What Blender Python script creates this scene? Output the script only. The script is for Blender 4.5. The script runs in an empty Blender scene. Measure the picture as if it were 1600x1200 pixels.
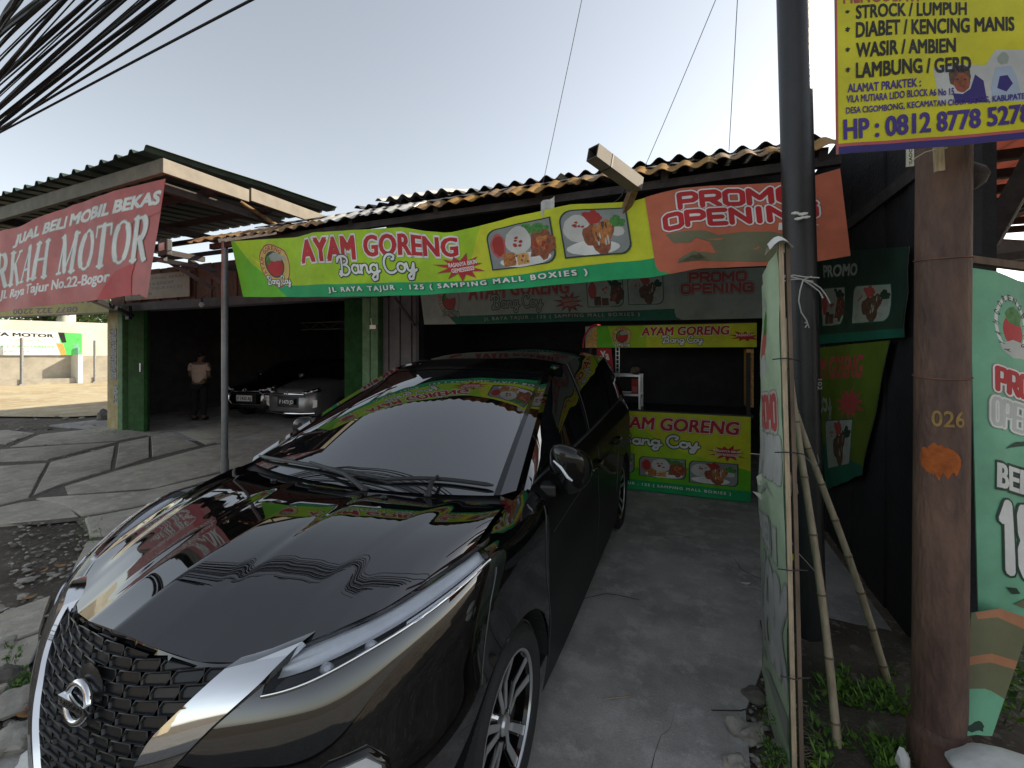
import bpy, bmesh, math, random
import numpy as np
from mathutils import Vector, Matrix, noise
from mathutils.bvhtree import BVHTree

# ------------------------------------------------------------------ camera, sky, sun, exposure
SC = bpy.context.scene
COL = SC.collection
CAMH = 1.65; FOC = 680.0; YAW = math.radians(22)
cd = bpy.data.cameras.new('camera'); cam = bpy.data.objects.new('camera', cd); COL.objects.link(cam)
cam.location = (0, 0, CAMH); cam.rotation_euler = (math.radians(90), 0, YAW)
cd.sensor_width = 36; cd.lens = 36 * FOC / 1600; cd.shift_y = -50 / 1600
cd.clip_start = 0.05; cd.clip_end = 2000
SC.camera = cam
SUN_EL = math.radians(29); SUN_AZ = math.radians(47)      # azimuth from +Y towards +X
w = bpy.data.worlds.new('World'); SC.world = w; w.use_nodes = True
nt = w.node_tree; nt.nodes.clear()
sky = nt.nodes.new('ShaderNodeTexSky'); sky.sky_type = 'NISHITA'; sky.sun_disc = False
sky.sun_elevation = SUN_EL; sky.sun_rotation = SUN_AZ
sky.air_density = 1.0; sky.dust_density = 1.0; sky.ozone_density = 1.5; sky.altitude = 200
bg = nt.nodes.new('ShaderNodeBackground'); bg.inputs[1].default_value = 0.12
wo = nt.nodes.new('ShaderNodeOutputWorld')
hs = nt.nodes.new('ShaderNodeHueSaturation'); hs.inputs['Saturation'].default_value = .44      # hazy, washed-out sky
nt.links.new(sky.outputs[0], hs.inputs['Color']); mt = nt.nodes.new('ShaderNodeMix'); mt.data_type = 'RGBA'; mt.blend_type = 'MULTIPLY'; mt.inputs[0].default_value = 1; mt.inputs[7].default_value = (1, .985, .935, 1)
nt.links.new(hs.outputs[0], mt.inputs[6]); nt.links.new(mt.outputs[2], bg.inputs[0]); nt.links.new(bg.outputs[0], wo.inputs[0])
sl = bpy.data.lights.new('sun', 'SUN'); sl.energy = 4.8; sl.angle = math.radians(0.6); sl.color = (1, .88, .70)
so = bpy.data.objects.new('sun', sl); COL.objects.link(so)
sd = Vector((math.sin(SUN_AZ) * math.cos(SUN_EL), math.cos(SUN_AZ) * math.cos(SUN_EL), math.sin(SUN_EL)))
so.rotation_euler = sd.to_track_quat('Z', 'Y').to_euler(); so.location = (8, 8, 12)
SC.view_settings.view_transform = 'Standard'; SC.view_settings.look = 'None'
SC.view_settings.exposure = 1.0; SC.view_settings.gamma = 1

CC, SS = math.cos(YAW), math.sin(YAW)
def sight(px, py, u=None, v=None, z=None, Y=None):
    """survey point: where the line of sight through a photo position meets a plane of the place"""
    a = (px - 800) / FOC; b = -(py - 550) / FOC
    r = Vector((CC * a - SS, SS * a + CC, b))
    if u is not None: t = u / r.x
    elif v is not None: t = v / r.y
    elif z is not None: t = (z - CAMH) / r.z
    else: t = Y
    return Vector((r.x * t, r.y * t, CAMH + r.z * t))

R = random.Random(7)
# ------------------------------------------------------------------ materials
MATS = {}
def mat(name, col, rough=.6, metal=0., var=.15, scale=6., bump=0., bscale=40., coat=0., spec=.5, transl=0., col2=None, thr=None, detail=6, stretch=None, cior=0):
    if name in MATS: return MATS[name]
    m = bpy.data.materials.new(name); m.use_nodes = True; MATS[name] = m
    n = m.node_tree.nodes; l = m.node_tree.links; b = n['Principled BSDF']
    b.inputs['Roughness'].default_value = rough; b.inputs['Metallic'].default_value = metal
    b.inputs['Coat Weight'].default_value = coat; b.inputs['Coat Roughness'].default_value = .02
    b.inputs['Specular IOR Level'].default_value = spec
    if cior: b.inputs['Coat IOR'].default_value = cior
    tc = n.new('ShaderNodeTexCoord'); vec = tc.outputs['Object']
    if stretch:
        mp = n.new('ShaderNodeMapping'); mp.inputs['Scale'].default_value = stretch
        l.new(vec, mp.inputs[0]); vec = mp.outputs[0]
    c = tuple(col) + (1,)
    if var > 0 or col2:
        tx = n.new('ShaderNodeTexNoise'); tx.inputs['Scale'].default_value = scale; tx.inputs['Detail'].default_value = detail
        tx.inputs['Roughness'].default_value = .65
        l.new(vec, tx.inputs['Vector'])
        rp = n.new('ShaderNodeValToRGB'); e = rp.color_ramp.elements
        lo, hi = thr if thr else (.3, .7)
        e[0].position = lo; e[1].position = hi
        if col2: e[0].color = c; e[1].color = tuple(col2) + (1,)
        else:
            e[0].color = tuple(max(0, x * (1 - var)) for x in col) + (1,); e[1].color = tuple(min(1, x * (1 + var)) for x in col) + (1,)
        l.new(tx.outputs[0], rp.inputs[0]); l.new(rp.outputs[0], b.inputs['Base Color'])
    else: b.inputs['Base Color'].default_value = c
    if bump > 0:
        t2 = n.new('ShaderNodeTexNoise'); t2.inputs['Scale'].default_value = bscale; t2.inputs['Detail'].default_value = 8
        l.new(vec, t2.inputs['Vector'])
        bp = n.new('ShaderNodeBump'); bp.inputs['Strength'].default_value = bump; bp.inputs['Distance'].default_value = .02
        l.new(t2.outputs[0], bp.inputs['Height']); l.new(bp.outputs[0], b.inputs['Normal'])
    if transl > 0:
        tr = n.new('ShaderNodeBsdfTranslucent'); tr.inputs[0].default_value = c
        mx = n.new('ShaderNodeMixShader'); mx.inputs[0].default_value = transl
        l.new(b.outputs[0], mx.inputs[1]); l.new(tr.outputs[0], mx.inputs[2])
        l.new(mx.outputs[0], n['Material Output'].inputs[0])
    return m
def glass(name, tint, clear):
    m = bpy.data.materials.new(name); m.use_nodes = True; MATS[name] = m
    n = m.node_tree.nodes; l = m.node_tree.links; b = n['Principled BSDF']
    b.inputs['Base Color'].default_value = (.006, .007, .008, 1); b.inputs['Roughness'].default_value = .01
    b.inputs['IOR'].default_value = 3.0
    tr = n.new('ShaderNodeBsdfTransparent'); tr.inputs[0].default_value = tuple(tint) + (1,)
    gl = n.new('ShaderNodeBsdfGlossy'); gl.inputs['Roughness'].default_value = .01
    fr = n.new('ShaderNodeFresnel'); fr.inputs[0].default_value = 2.7 if clear < .9 else 1.45
    m1 = n.new('ShaderNodeMixShader'); l.new(fr.outputs[0], m1.inputs[0]); l.new(tr.outputs[0], m1.inputs[1]); l.new(gl.outputs[0], m1.inputs[2])
    m2 = n.new('ShaderNodeMixShader'); m2.inputs[0].default_value = clear
    l.new(b.outputs[0], m2.inputs[1]); l.new(m1.outputs[0], m2.inputs[2]); l.new(m2.outputs[0], n['Material Output'].inputs[0])
    return m
def blotch(name, c1, c2, c3, s1, s2, rough=.85, bump=.4, bs=60, t1=(.42, .6), t2=(.5, .62)):
    """three-tone weathered surface"""
    m = bpy.data.materials.new(name); m.use_nodes = True; MATS[name] = m
    n = m.node_tree.nodes; l = m.node_tree.links; b = n['Principled BSDF']; b.inputs['Roughness'].default_value = rough
    b.inputs['Specular IOR Level'].default_value = .25
    tc = n.new('ShaderNodeTexCoord')
    def nz(s, t, d=8):
        x = n.new('ShaderNodeTexNoise'); x.inputs['Scale'].default_value = s; x.inputs['Detail'].default_value = d; x.inputs['Roughness'].default_value = .7
        l.new(tc.outputs['Object'], x.inputs['Vector'])
        r = n.new('ShaderNodeValToRGB'); r.color_ramp.elements[0].position = t[0]; r.color_ramp.elements[1].position = t[1]
        l.new(x.outputs[0], r.inputs[0]); return x, r
    _, r1 = nz(s1, t1); _, r2 = nz(s2, t2); x3, r3 = nz(bs, (.25, .75))
    ma = n.new('ShaderNodeMix'); ma.data_type = 'RGBA'; ma.inputs[6].default_value = c1 + (1,); ma.inputs[7].default_value = c2 + (1,)
    l.new(r1.outputs[0], ma.inputs[0])
    mb = n.new('ShaderNodeMix'); mb.data_type = 'RGBA'; mb.inputs[7].default_value = c3 + (1,)
    l.new(ma.outputs[2], mb.inputs[6]); l.new(r2.outputs[0], mb.inputs[0])
    mc = n.new('ShaderNodeMix'); mc.data_type = 'RGBA'; mc.blend_type = 'MULTIPLY'; mc.inputs[0].default_value = .3
    l.new(mb.outputs[2], mc.inputs[6]); l.new(r3.outputs[0], mc.inputs[7]); l.new(mc.outputs[2], b.inputs['Base Color'])
    bp = n.new('ShaderNodeBump'); bp.inputs['Strength'].default_value = bump; bp.inputs['Distance'].default_value = .015
    l.new(x3.outputs[0], bp.inputs['Height']); l.new(bp.outputs[0], b.inputs['Normal'])
    return m

mat('car_black', (.003, .003, .0035), .3, 0, 0, coat=1, spec=.0, cior=2.15)
mat('car_dusty', (.0045, .0045, .0045), .5, 0, .4, 6, coat=.2, spec=.1)
mat('black_plastic', (.012, .012, .013), .42, 0, .2, 30, bump=.1, bscale=300)
mat('gloss_black', (.006, .006, .006), .08, 0, 0)
mat('grille_black', (.018, .019, .02), .3, 0, .1, 20)
mat('chrome', (.78, .79, .80), .04, 1, 0)
mat('silver_paint', (.55, .56, .57), .28, .8, .05)
mat('silver_dim', (.22, .22, .22), .3, .6, .1)
mat('reflector', (.80, .82, .85), .3, .35, .08, 25)
mat('rubber', (.014, .014, .015), .75, 0, .25, 25, bump=.2, bscale=120)
mat('gap_grey', (.10, .10, .105), .3, .5, 0)
mat('interior', (.02, .02, .022), .8, 0, .2)
mat('tail_red', (.18, .008, .008), .08, 0, 0, coat=1)
mat('amber', (.5, .2, .03), .15, 0, 0)
glass('windscreen_glass', (.30, .33, .32), .18)
glass('side_glass', (.05, .05, .05), .1)
glass('lens_glass', (.95, .96, .97), 1.0)
mat('steel_dark', (.035, .034, .036), .5, .3, .25, 10)
mat('steel_grey', (.22, .22, .22), .5, .4, .2, 12)
mat('pole_black', (.016, .016, .018), .42, 0, .3, 8, bump=.1, bscale=60)
mat('pole_rust', (.066, .038, .030), .7, 0, .3, 9, bump=.5, bscale=60, col2=(.20, .112, .078), thr=(.38, .72), stretch=(1, 1, .3), detail=12)
mat('orange_paint', (.35, .085, .012), .8, 0, .4, 18, bump=.3)
mat('yellow_stencil', (.30, .19, .06), .8, 0, .3, 30)
mat('bamboo', (.30, .245, .17), .55, 0, .3, 20, bump=.15, bscale=80, stretch=(3, 3, .4))
mat('bamboo_node', (.13, .095, .06), .7, 0, .3, 20)
mat('wood_raw', (.42, .33, .22), .75, 0, .3, 25, bump=.2, stretch=(4, 4, .4))
mat('wood_old', (.15, .105, .075), .8, 0, .4, 14, bump=.3, stretch=(1, 1, .25))
mat('wood_dark', (.04, .032, .03), .8, 0, .4, 12, bump=.3)
mat('plank_red', (.17, .075, .05), .8, 0, .4, 9, bump=.2, stretch=(2, 2, .4))
mat('roof_dark', (.05, .047, .045), .7, .1, .45, 5, bump=.2)
mat('roof_green', (.028, .05, .042), .5, .2, .3, 5)
mat('roof_tan', (.52, .30, .075), .6, 0, .3, 7, transl=.45)
mat('roof_white', (.52, .51, .48), .5, .2, .3, 9)
mat('roof_rust', (.12, .065, .03), .8, 0, .5, 10, col2=(.3, .19, .08), thr=(.4, .65))
mat('joint', (.13, .118, .098), .95, 0, .4, 20, bump=.6)
mat('crack', (.05, .048, .045), .95, 0, .3, 30)
mat('roof_red', (.40, .20, .16), .5, 0, .15, 8, transl=.6)
mat('fascia', (.17, .16, .12), .7, 0, .25, 6, bump=.15)
mat('fascia_pink', (.18, .155, .12), .7, 0, .2, 6)
mat('green_door', (.030, .115, .028), .5, 0, .45, 7, bump=.1)
mat('green_frame', (.10, .20, .085), .6, 0, .35, 8)
mat('wall_dark', (.10, .095, .095), .9, 0, .3, 4, bump=.2)
mat('wall_grey', (.14, .13, .13), .85, 0, .25, 4, bump=.2)
mat('wall_black', (.014, .014, .017), .8, 0, .5, 5, bump=.3)
mat('wall_cream', (.30, .26, .18), .85, 0, .15, 3, bump=.15)
mat('wall_pale', (.58, .56, .48), .85, 0, .2, .8, bump=.1)
mat('wall_block', (.36, .33, .27), .9, 0, .2, 2, bump=.2)
mat('brick_dark', (.05, .04, .037), .9, 0, .4, 8, bump=.4)
mat('pillar_yellow', (.42, .33, .13), .8, 0, .3, 5, bump=.2, col2=(.52, .47, .36), thr=(.45, .7))
mat('poster', (.45, .45, .44), .8, 0, .5, 40, col2=(.05, .05, .05), thr=(.48, .56))
mat('foliage', (.05, .09, .022), .6, 0, .4, 3, transl=.25)
mat('foliage_bright', (.12, .25, .025), .55, 0, .4, 15, transl=.3)
mat('foliage_dark', (.05, .11, .025), .6, 0, .4, 15, transl=.2)
mat('bark', (.12, .09, .06), .9, 0, .3, 10)
mat('leaf_dry', (.30, .17, .07), .8, 0, .4, 20)
mat('paper', (.7, .7, .66), .7, 0, .1)
mat('stone', (.34, .32, .28), .9, 0, .35, 8, bump=.5, bscale=30)
mat('stone_dark', (.15, .135, .12), .9, 0, .4, 10, bump=.5, bscale=30)
mat('brick_red', (.26, .10, .06), .9, 0, .3, 12, bump=.4)
mat('white_rock', (.66, .68, .66), .7, 0, .12, 5, bump=.2)
mat('skin', (.20, .115, .075), .55, 0, .1)
mat('hair', (.012, .01, .01), .6, 0, .1)
mat('shirt', (.66, .48, .39), .85, 0, .12, 20)
mat('trousers', (.02, .016, .018), .9, 0, .2)
mat('cable', (.010, .010, .012), .6, 0, 0)
mat('string', (.48, .49, .46), .8, 0, .1)
mat('plate_white', (.7, .7, .7), .4, 0, 0)
mat('plate_black', (.012, .012, .012), .4, 0, 0)
mat('paint_white', (.82, .80, .76), .2, 0, 0, coat=1)
mat('lamp_glass', (.55, .54, .42), .15, 0, .2)
mat('alu', (.6, .6, .6), .35, .8, .1)
blotch('concrete', (.51, .49, .46), (.36, .345, .325), (.60, .58, .545), 1.6, 5., bs=95, bump=.5)
blotch('slab', (.56, .52, .43), (.42, .39, .325), (.64, .60, .51), 2.2, 7., bs=70, bump=.45)
blotch('soil', (.09, .075, .06), (.15, .128, .10), (.24, .21, .17), 2.5, 14., bs=55, bump=1., t2=(.56, .62))
blotch('yard_soil', (.50, .42, .27), (.40, .31, .19), (.55, .50, .36), .5, 2.2, bs=20, bump=.4)
blotch('asphalt', (.12, .118, .115), (.15, .145, .14), (.18, .175, .165), 2, 9, bs=120, bump=.5)
# banner inks
INK = dict(lime=(.36, .58, .012), lime_y=(.57, .61, .02), green_b=(.12, .46, .012), teal=(.008, .33, .11), red=(.46, .018, .022), white=(.70, .71, .68),
           dark=(.02, .05, .035), orange=(.52, .135, .07), olive=(.155, .155, .085), maroon=(.34, .045, .06), silver=(.48, .49, .46), navy=(.035, .025, .16),
           black=(.022, .02, .022), yellow=(.60, .56, .018), cream=(.62, .46, .13), rice=(.52, .52, .48), meat=(.25, .075, .03), fried=(.42, .16, .04),
           sauce=(.35, .03, .02), leaf=(.06, .22, .04), plate=(.24, .26, .25), greyb=(.30, .34, .29), fgreen=(.17, .43, .27), fade=(.43, .56, .38), pink=(.45, .10, .09),
           tan=(.42, .19, .10), purple=(.06, .035, .22), sky=(.35, .42, .52), lgreen=(.10, .55, .12), orange_b=(.6, .33, .10), ystrip=(.33, .27, .04), board=(.30, .20, .13), brown=(.10, .055, .035),
           dteal=(.012, .13, .085), dred=(.38, .07, .065), dgrey=(.34, .38, .33), lime_shade=(.10, .16, .02))
for k, c in INK.items():
    if k in ('meat', 'fried', 'leaf', 'orange_b', 'brown'): mat('ink_' + k, c, .5, 0, .55, 38, bump=.05, bscale=14, spec=.3, detail=10)
    else: mat('ink_' + k, c, .5, 0, .2, 4, bump=.22, bscale=6, spec=.3, detail=10)

# ------------------------------------------------------------------ mesh helper
class MB:
    def __init__(s): s.v = []; s.f = []; s.m = []
    def add(s, vs, fs, m=0):
        o = len(s.v); s.v += [tuple(x) for x in vs]
        for f in fs: s.f.append(tuple(i + o for i in f)); s.m.append(m)
        return s
    def box(s, x0, x1, y0, y1, z0, z1, m=0):
        return s.hexa([(x0, y0, z0), (x1, y0, z0), (x1, y1, z0), (x0, y1, z0), (x0, y0, z1), (x1, y0, z1), (x1, y1, z1), (x0, y1, z1)], m)
    def hexa(s, p, m=0):
        return s.add(p, [(0, 3, 2, 1), (4, 5, 6, 7), (0, 1, 5, 4), (1, 2, 6, 5), (2, 3, 7, 6), (3, 0, 4, 7)], m)
    def bar(s, a, b, wx, wy, up=(0, 0, 1), m=0, w2=None):
        a = Vector(a); b = Vector(b); d = (b - a).normalized(); x = d.cross(Vector(up))
        if x.length < 1e-4: x = d.cross(Vector((1, 0, 0)))
        x.normalize(); y = x.cross(d); k = w2 or 1
        q = [a - x * wx / 2 - y * wy / 2, a + x * wx / 2 - y * wy / 2, a + x * wx / 2 + y * wy / 2, a - x * wx / 2 + y * wy / 2]
        q2 = [b - x * wx * k / 2 - y * wy * k / 2, b + x * wx * k / 2 - y * wy * k / 2, b + x * wx * k / 2 + y * wy * k / 2, b - x * wx * k / 2 + y * wy * k / 2]
        return s.hexa(q + q2, m)
    def tube(s, pts, r, n=8, m=0, cap=True):
        pts = [Vector(p) for p in pts]; N = len(pts)
        rs = r if isinstance(r, (list, tuple)) else [r] * N
        prev = None; o = len(s.v)
        for i, p in enumerate(pts):
            d = (pts[min(i + 1, N - 1)] - pts[max(i - 1, 0)])
            d = d.normalized() if d.length > 1e-9 else Vector((0, 0, 1))
            if prev is None:
                x = d.cross(Vector((0, 0, 1)))
                if x.length < 1e-3: x = d.cross(Vector((1, 0, 0)))
            else: x = prev - d * prev.dot(d)
            x.normalize(); prev = x; y = d.cross(x)
            for k in range(n):
                a = 2 * math.pi * k / n; q = p + (x * math.cos(a) + y * math.sin(a)) * rs[i]; s.v.append(tuple(q))
        for i in range(N - 1):
            for k in range(n):
                a = o + i * n + k; b = o + i * n + (k + 1) % n
                s.f.append((a, b, b + n, a + n)); s.m.append(m)
        if cap:
            s.f.append(tuple(o + k for k in range(n))[::-1]); s.m.append(m)
            s.f.append(tuple(o + (N - 1) * n + k for k in range(n))); s.m.append(m)
        return s
    def lathe(s, prof, n=32, axis='z', o=(0, 0, 0), m=0):
        """prof: (radius, height) along axis"""
        b = len(s.v); o = Vector(o)
        for (r, h) in prof:
            for k in range(n):
                a = 2 * math.pi * k / n; c, q = r * math.cos(a), r * math.sin(a)
                p = (c, q, h) if axis == 'z' else ((h, c, q) if axis == 'x' else (c, h, q))
                s.v.append(tuple(o + Vector(p)))
        for i in range(len(prof) - 1):
            for k in range(n):
                a = b + i * n + k; e = b + i * n + (k + 1) % n
                s.f.append((a, e, e + n, a + n)); s.m.append(m)
        return s
    def grid(s, P, m=0, flip=False, mfn=None):
        nu = len(P); nv = len(P[0]); o = len(s.v)
        for row in P:
            for p in row: s.v.append(tuple(p))
        for i in range(nu - 1):
            for j in range(nv - 1):
                f = (o + i * nv + j, o + (i + 1) * nv + j, o + (i + 1) * nv + j + 1, o + i * nv + j + 1)
                s.f.append(f[::-1] if flip else f); s.m.append(mfn(i, j) if mfn else m)
        return s
    def prism(s, pts, z0, z1, m=0):
        n = len(pts); o = [(p[0], p[1], z0) for p in pts] + [(p[0], p[1], z1) for p in pts]
        return s.add(o, [tuple(range(n))[::-1], tuple(range(n, 2 * n))] + [(i, (i + 1) % n, n + (i + 1) % n, n + i) for i in range(n)], m)
    def ico(s, c, r, sub=2, m=0, sc=(1, 1, 1), nz=0., seed=0):
        bm = bmesh.new(); bmesh.ops.create_icosphere(bm, subdivisions=sub, radius=1)
        vs = []
        for v in bm.verts:
            k = 1 + nz * noise.noise(v.co * 1.3 + Vector((seed, seed * .7, 3))) * 1.5
            vs.append((c[0] + v.co.x * r * sc[0] * k, c[1] + v.co.y * r * sc[1] * k, c[2] + v.co.z * r * sc[2] * k))
        bm.verts.index_update(); fs = [[v.index for v in f.verts] for f in bm.faces]; bm.free()
        return s.add(vs, fs, m)
    def build(s, name, mats, parent=None, smooth=None, recalc=True, bevel=0, merge=0):
        me = bpy.data.meshes.new(name); me.from_pydata(s.v, [], s.f)
        if isinstance(mats, str): mats = [mats]
        for m in mats: me.materials.append(MATS[m])
        me.polygons.foreach_set('material_index', s.m)
        if recalc or merge or bevel:
            bm = bmesh.new(); bm.from_mesh(me)
            if merge: bmesh.ops.remove_doubles(bm, verts=bm.verts, dist=merge)
            if bevel: bmesh.ops.bevel(bm, geom=[e for e in bm.edges if len(e.link_faces) == 2 and e.calc_face_angle(0) > .5], offset=bevel, segments=2, affect='EDGES', profile=.6)
            if recalc: bmesh.ops.recalc_face_normals(bm, faces=bm.faces)
            bm.to_mesh(me); bm.free()
        if smooth is not None:
            me.polygons.foreach_set('use_smooth', [True] * len(me.polygons))
            me.set_sharp_from_angle(angle=math.radians(smooth))
        me.update()
        o = bpy.data.objects.new(name, me); COL.objects.link(o)
        if parent: o.parent = parent; o.matrix_parent_inverse = Matrix.Translation(-parent.location) if parent.type == 'EMPTY' and not parent.parent and parent.get('wp') else Matrix()
        return o

def tag(o, label, cat, group=None):
    o['label'] = label; o['category'] = cat
    if group: o['group'] = group
    return o
def thing(name, label, cat, loc=(0, 0, 0), rz=0, group=None, world=True):
    """an Empty at the thing's base; world=True: its parts are built in place coordinates"""
    o = bpy.data.objects.new(name, None); COL.objects.link(o); o.location = loc; o.rotation_euler = (0, 0, rz)
    o.empty_display_size = .1
    tag(o, label, cat, group)
    if world: o['wp'] = 1
    return o
def struct(o): o['kind'] = 'structure'; return o
def stuff(o, label, cat): o['kind'] = 'stuff'; o['label'] = label; o['category'] = cat; return o
def copy_tree(o, parent=None, first=True):
    c = o.copy(); COL.objects.link(c)
    if parent: c.parent = parent
    for ch in list(o.children): copy_tree(ch, c, False)
    return c
def sag(a, b, d, n=14):
    a = Vector(a); b = Vector(b)
    return [a.lerp(b, i / n) - Vector((0, 0, d * 4 * (i / n) * (1 - i / n))) for i in range(n + 1)]

# ------------------------------------------------------------------ flat print: text, strokes, pictures on cloth
_tc = {}
def text2d(st, bold=0., shear=0., space=1.0):
    k = (st, bold, shear, space)
    if k in _tc: return _tc[k]
    c = bpy.data.curves.new('t', 'FONT'); c.body = st; c.size = 1; c.offset = bold; c.shear = shear; c.space_character = space; c.resolution_u = 3
    o = bpy.data.objects.new('t', c); COL.objects.link(o)
    dg = bpy.context.evaluated_depsgraph_get(); me = bpy.data.meshes.new_from_object(o.evaluated_get(dg))
    vs = [(v.co.x, v.co.y) for v in me.vertices]; fs = [tuple(p.vertices) for p in me.polygons]
    bpy.data.objects.remove(o); bpy.data.curves.remove(c); bpy.data.meshes.remove(me)
    _tc[k] = (vs, fs); return _tc[k]
class Print:
    """flat design: list of (convex polygons, ink, layer)"""
    def __init__(s): s.items = []
    def put(s, polys, ink): s.items.append((polys, ink)); return s
    def rect(s, x0, y0, x1, y1, ink): return s.put([[(x0, y0), (x1, y0), (x1, y1), (x0, y1)]], ink)
    def poly(s, pts, ink):
        # fan by ear clipping through mathutils
        from mathutils.geometry import tessellate_polygon
        t = tessellate_polygon([[Vector((p[0], p[1], 0)) for p in pts]])
        return s.put([[pts[i] for i in tri] for tri in t], ink)
    def ell(s, cx, cy, rx, ry, ink, n=20, wob=0, seed=0):
        q = []
        for i in range(n):
            a = 2 * math.pi * i / n; k = 1 + wob * noise.noise(Vector((math.cos(a) * 1.7 + seed, math.sin(a) * 1.7, seed)))
            q.append((cx + rx * math.cos(a) * k, cy + ry * math.sin(a) * k))
        return s.poly(q, ink)
    def rrect(s, x0, y0, x1, y1, r, ink, corners=(1, 1, 1, 1)):
        q = []
        for (cx, cy, a0, on) in ((x1 - r, y1 - r, 0, corners[0]), (x0 + r, y1 - r, 90, corners[1]), (x0 + r, y0 + r, 180, corners[2]), (x1 - r, y0 + r, 270, corners[3])):
            if on:
                for i in range(6):
                    a = math.radians(a0 + 18 * i); q.append((cx + r * math.cos(a), cy + r * math.sin(a)))
            else:
                sx = 1 if cx > (x0 + x1) / 2 else -1; sy = 1 if cy > (y0 + y1) / 2 else -1
                q.append((cx + sx * r, cy + sy * r))
        return s.poly(q, ink)
    def text(s, st, x0, y0, x1, y1, ink, bold=.02, shear=0., outline=None, ow=.05, space=1.0, rot=0, slope=0., o2=None, ow2=.09):
        vs, fs = text2d(st, bold, shear, space)
        bx0 = min(v[0] for v in vs); bx1 = max(v[0] for v in vs); by0 = min(v[1] for v in vs); by1 = max(v[1] for v in vs)
        kx = (x1 - x0) / (bx1 - bx0); ky = (y1 - y0) / (by1 - by0)
        def mp(v):
            x = x0 + (v[0] - bx0) * kx; y = y0 + (v[1] - by0) * ky + slope * (x0 + (v[0] - bx0) * kx - x0)
            if rot:
                cx, cy = (x0 + x1) / 2, (y0 + y1) / 2; c, q = math.cos(rot), math.sin(rot)
                x, y = cx + (x - cx) * c - (y - cy) * q, cy + (x - cx) * q + (y - cy) * c
            return (x, y)
        fat = bold > .024; bold0 = bold; bold = min(bold, .022) if 'M' not in st else 0.
        vs, fs = text2d(st, bold, shear, space)
        for ik, wd in ((o2, ow2), (outline, ow)):
            if ik:
                v2, f2 = text2d(st, min(.1, bold0 + wd), shear, space)
                s.put([[mp(v2[i]) for i in f] for f in f2], ik)
        for dx, dy in ((((-1, 1), (1, 1), (-1, -1), (1, -1)) if bold == 0 else ((-1, 0), (1, 0))) if fat else ((0, 0),)):
            e = dx * (bold0 - bold) * kx * .9; ey = dy * (bold0 - bold) * ky * .7
            s.put([[(mp(vs[i])[0] + e, mp(vs[i])[1] + ey) for i in f] for f in fs], ink)
        return s
    def strokes(s, lines, wd, ink, n=8, wfn=None):
        """round-ended pen strokes; each piece one layer step so that nothing is coplanar"""
        for ln in lines:
            for i in range(len(ln) - 1):
                (ax, ay), (bx, by) = ln[i], ln[i + 1]; L = math.hypot(bx - ax, by - ay)
                if L < 1e-6: continue
                wv = wfn((bx - ax) / L, (by - ay) / L) * wd if wfn else wd
                ang = math.atan2(by - ay, bx - ax); q = []
                for k in range(n // 2 + 1):
                    a = ang + math.pi / 2 + math.pi * k / (n // 2); q.append((ax + wv / 2 * math.cos(a), ay + wv / 2 * math.sin(a)))
                for k in range(n // 2 + 1):
                    a = ang - math.pi / 2 + math.pi * k / (n // 2); q.append((bx + wv / 2 * math.cos(a), by + wv / 2 * math.sin(a)))
                s.items.append(([q], ink, i))
        return s
    def burst(s, cx, cy, rx, ry, ink, n=11, seed=1):
        r = random.Random(seed); q = []
        for i in range(2 * n):
            a = math.pi * i / n + .1; k = (r.uniform(.75, 1.1) if i % 2 == 0 else r.uniform(.42, .55))
            q.append((cx + rx * math.cos(a) * k, cy + ry * math.sin(a) * k))
        return s.poly(q, ink)

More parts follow.
